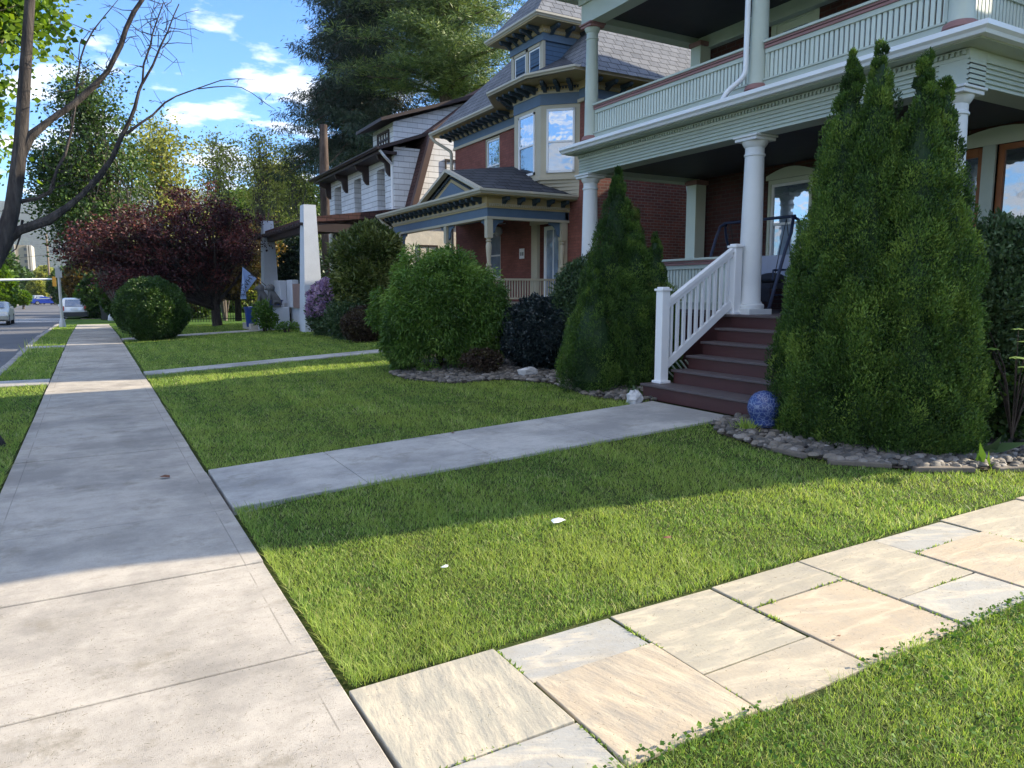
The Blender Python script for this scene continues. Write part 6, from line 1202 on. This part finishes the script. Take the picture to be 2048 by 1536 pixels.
farbush(160, 230, 555, 640, 62, 'midgreen', 'leafy tree beside the sidewalk past the side street', 109, .28, 300); farbush(150, 180, 575, 625, 70, 'maple', 'small fresh green tree behind the parked car', 110, .25, 160); farbush(196, 300, 500, 640, 50, 'midgreen', 'shadowy green tree behind the boxwood', 111, .25, 420)
farbush(300, 420, 540, 660, 60, 'midgreen', 'dense green tree seen under the burgundy maple', 112, .28, 300); farbush(400, 540, 470, 600, 66, 'locust', 'sunlit yellow green tree seen through the burgundy maple', 113, .3, 300); farbush(545, 640, 480, 640, 38, 'spruce', 'dark evergreen added to darken the gap behind the porch piers', 114, .16, 500)  # evergreen at the piers set near and dark to give the porch darkness
farbush(440, 560, 560, 640, 75, 'maple', 'bright sunlit tree beyond the iron fence', 115, .3, 200)
tw = thing('apartment_tower', (float(at(35, 560, y=430)[0]), 430, float(dz(430))), 'tall cream and grey apartment tower in the distance at left', 'building'); X0, X1, X2 = float(at(-80, 500, y=430)[0]), float(at(30, 500, y=430)[0]), float(at(65, 500, y=430)[0]); ZT_ = float(at(30, 490, y=430)[2])
b = MB().wall('y', 430, X0, X1 - .1, -2, ZT_ - .5, []).wall('x', X0, 430, 452, -2, ZT_); part('wing', MB().box(X0, X1 - .1, 430, 452, -3, ZT_ - .4), MT['towerg'], tw); part('main_block', MB().box(X1 - .1, X2 - 1.2, 428.5, 452, -3, ZT_), MT['towerw'], tw)
part('end_fins', MB().box(X2 - 2.2, X2 - 1.7, 427.8, 428.5, -3, ZT_).box(X2 - 1.2, X2 - .3, 428, 450, -3, ZT_).box(X1 - .2, X1 + .25, 427.8, 428.5, -3, ZT_ + .3), MT['farwall'], tw); part('roof_block', MB().box(X1 - 8, X1 - 3, 434, 444, ZT_ - .4, ZT_ + 4), MT['towerg'], tw)
for i in range(7):
    z = ZT_ - 2.6 - i * 2.9; part('window', MB().box(X1 + 3.6, X1 + 4.9, 428.42, 428.5, z, z + 1.3), MT['towerp'], tw)
    for k in range(4): part('window', MB().box(X1 - 3.6 - k * 3.6, X1 - 1.6 - k * 3.6, 429.9, 430, z - .3, z + 1.2), MT['towerp'], tw)
fb_ = at(100, 556, y=300); b = MB().box(float(at(60, 550, y=300)[0]), float(at(170, 550, y=300)[0]), 300, 320, -2, float(at(80, 541, y=300)[2])); tag(part('low_building', b, M('dull purple roofed block', (.10, .10, .13), .8, .1, .1, 0), None, org=(-10, 300, -1)), 'long low dark building between the tower and the street trees', 'building')
fw_ = thing('picket_fence', (-12, 95, float(dz(95))), 'white picket fence on the far side of the road', 'fence'); b = MB()
for i in range(60): y = 84 + i * .55; b.box(-12.0, -11.95, y, y + .2, float(dz(y)), float(dz(y)) + 1.0)
part('pickets', b, MT['white'], fw_); part('rails', MB().box(-11.95, -11.91, 84, 117, float(dz(95)) + .7, float(dz(95)) + .78), MT['white'], fw_)
def hillz(x, y):
    t = np.clip((y - 1300) / 1500, 0, 1); return float(-6 + t * t * (3 - 2 * t) * (255 + 70 * math.sin(x * .0011 + 1) + 28 * math.sin(x * .0043) + 10 * math.sin(x * .013)))
mh, t, bs = newmat('wooded hill'); c = ramp(t, noise(t, wpos(t), .02, 8, .7), [(.3, (.008, .018, .016)), (.7, (.022, .042, .026))]); t.links.new(c, bs.inputs['Base Color']); bs.inputs['Roughness'].default_value = 1; bumpit(t, bs, noise(t, wpos(t), .05, 5), 1, 8)
hl = grid('hill', np.linspace(-2400, 2800, 60), np.linspace(1300, 3300, 22), hillz, mh)
# haze round everything, sky outside
b = MB().box(-3200, 3200, -700, 3500, -12, 420); hzm = bpy.data.materials.new('pale air'); hzm.use_nodes = True; t = hzm.node_tree; t.nodes.clear(); o_ = N(t, 'ShaderNodeOutputMaterial'); pv = N(t, 'ShaderNodeVolumePrincipled'); pv.inputs['Color'].default_value = (.80, .88, 1, 1); pv.inputs['Density'].default_value = .00009; pv.inputs['Anisotropy'].default_value = 0; t.links.new(pv.outputs[0], o_.inputs['Volume'])
HAZE = True
if HAZE: tag(part('haze', b, hzm), kind='stuff')
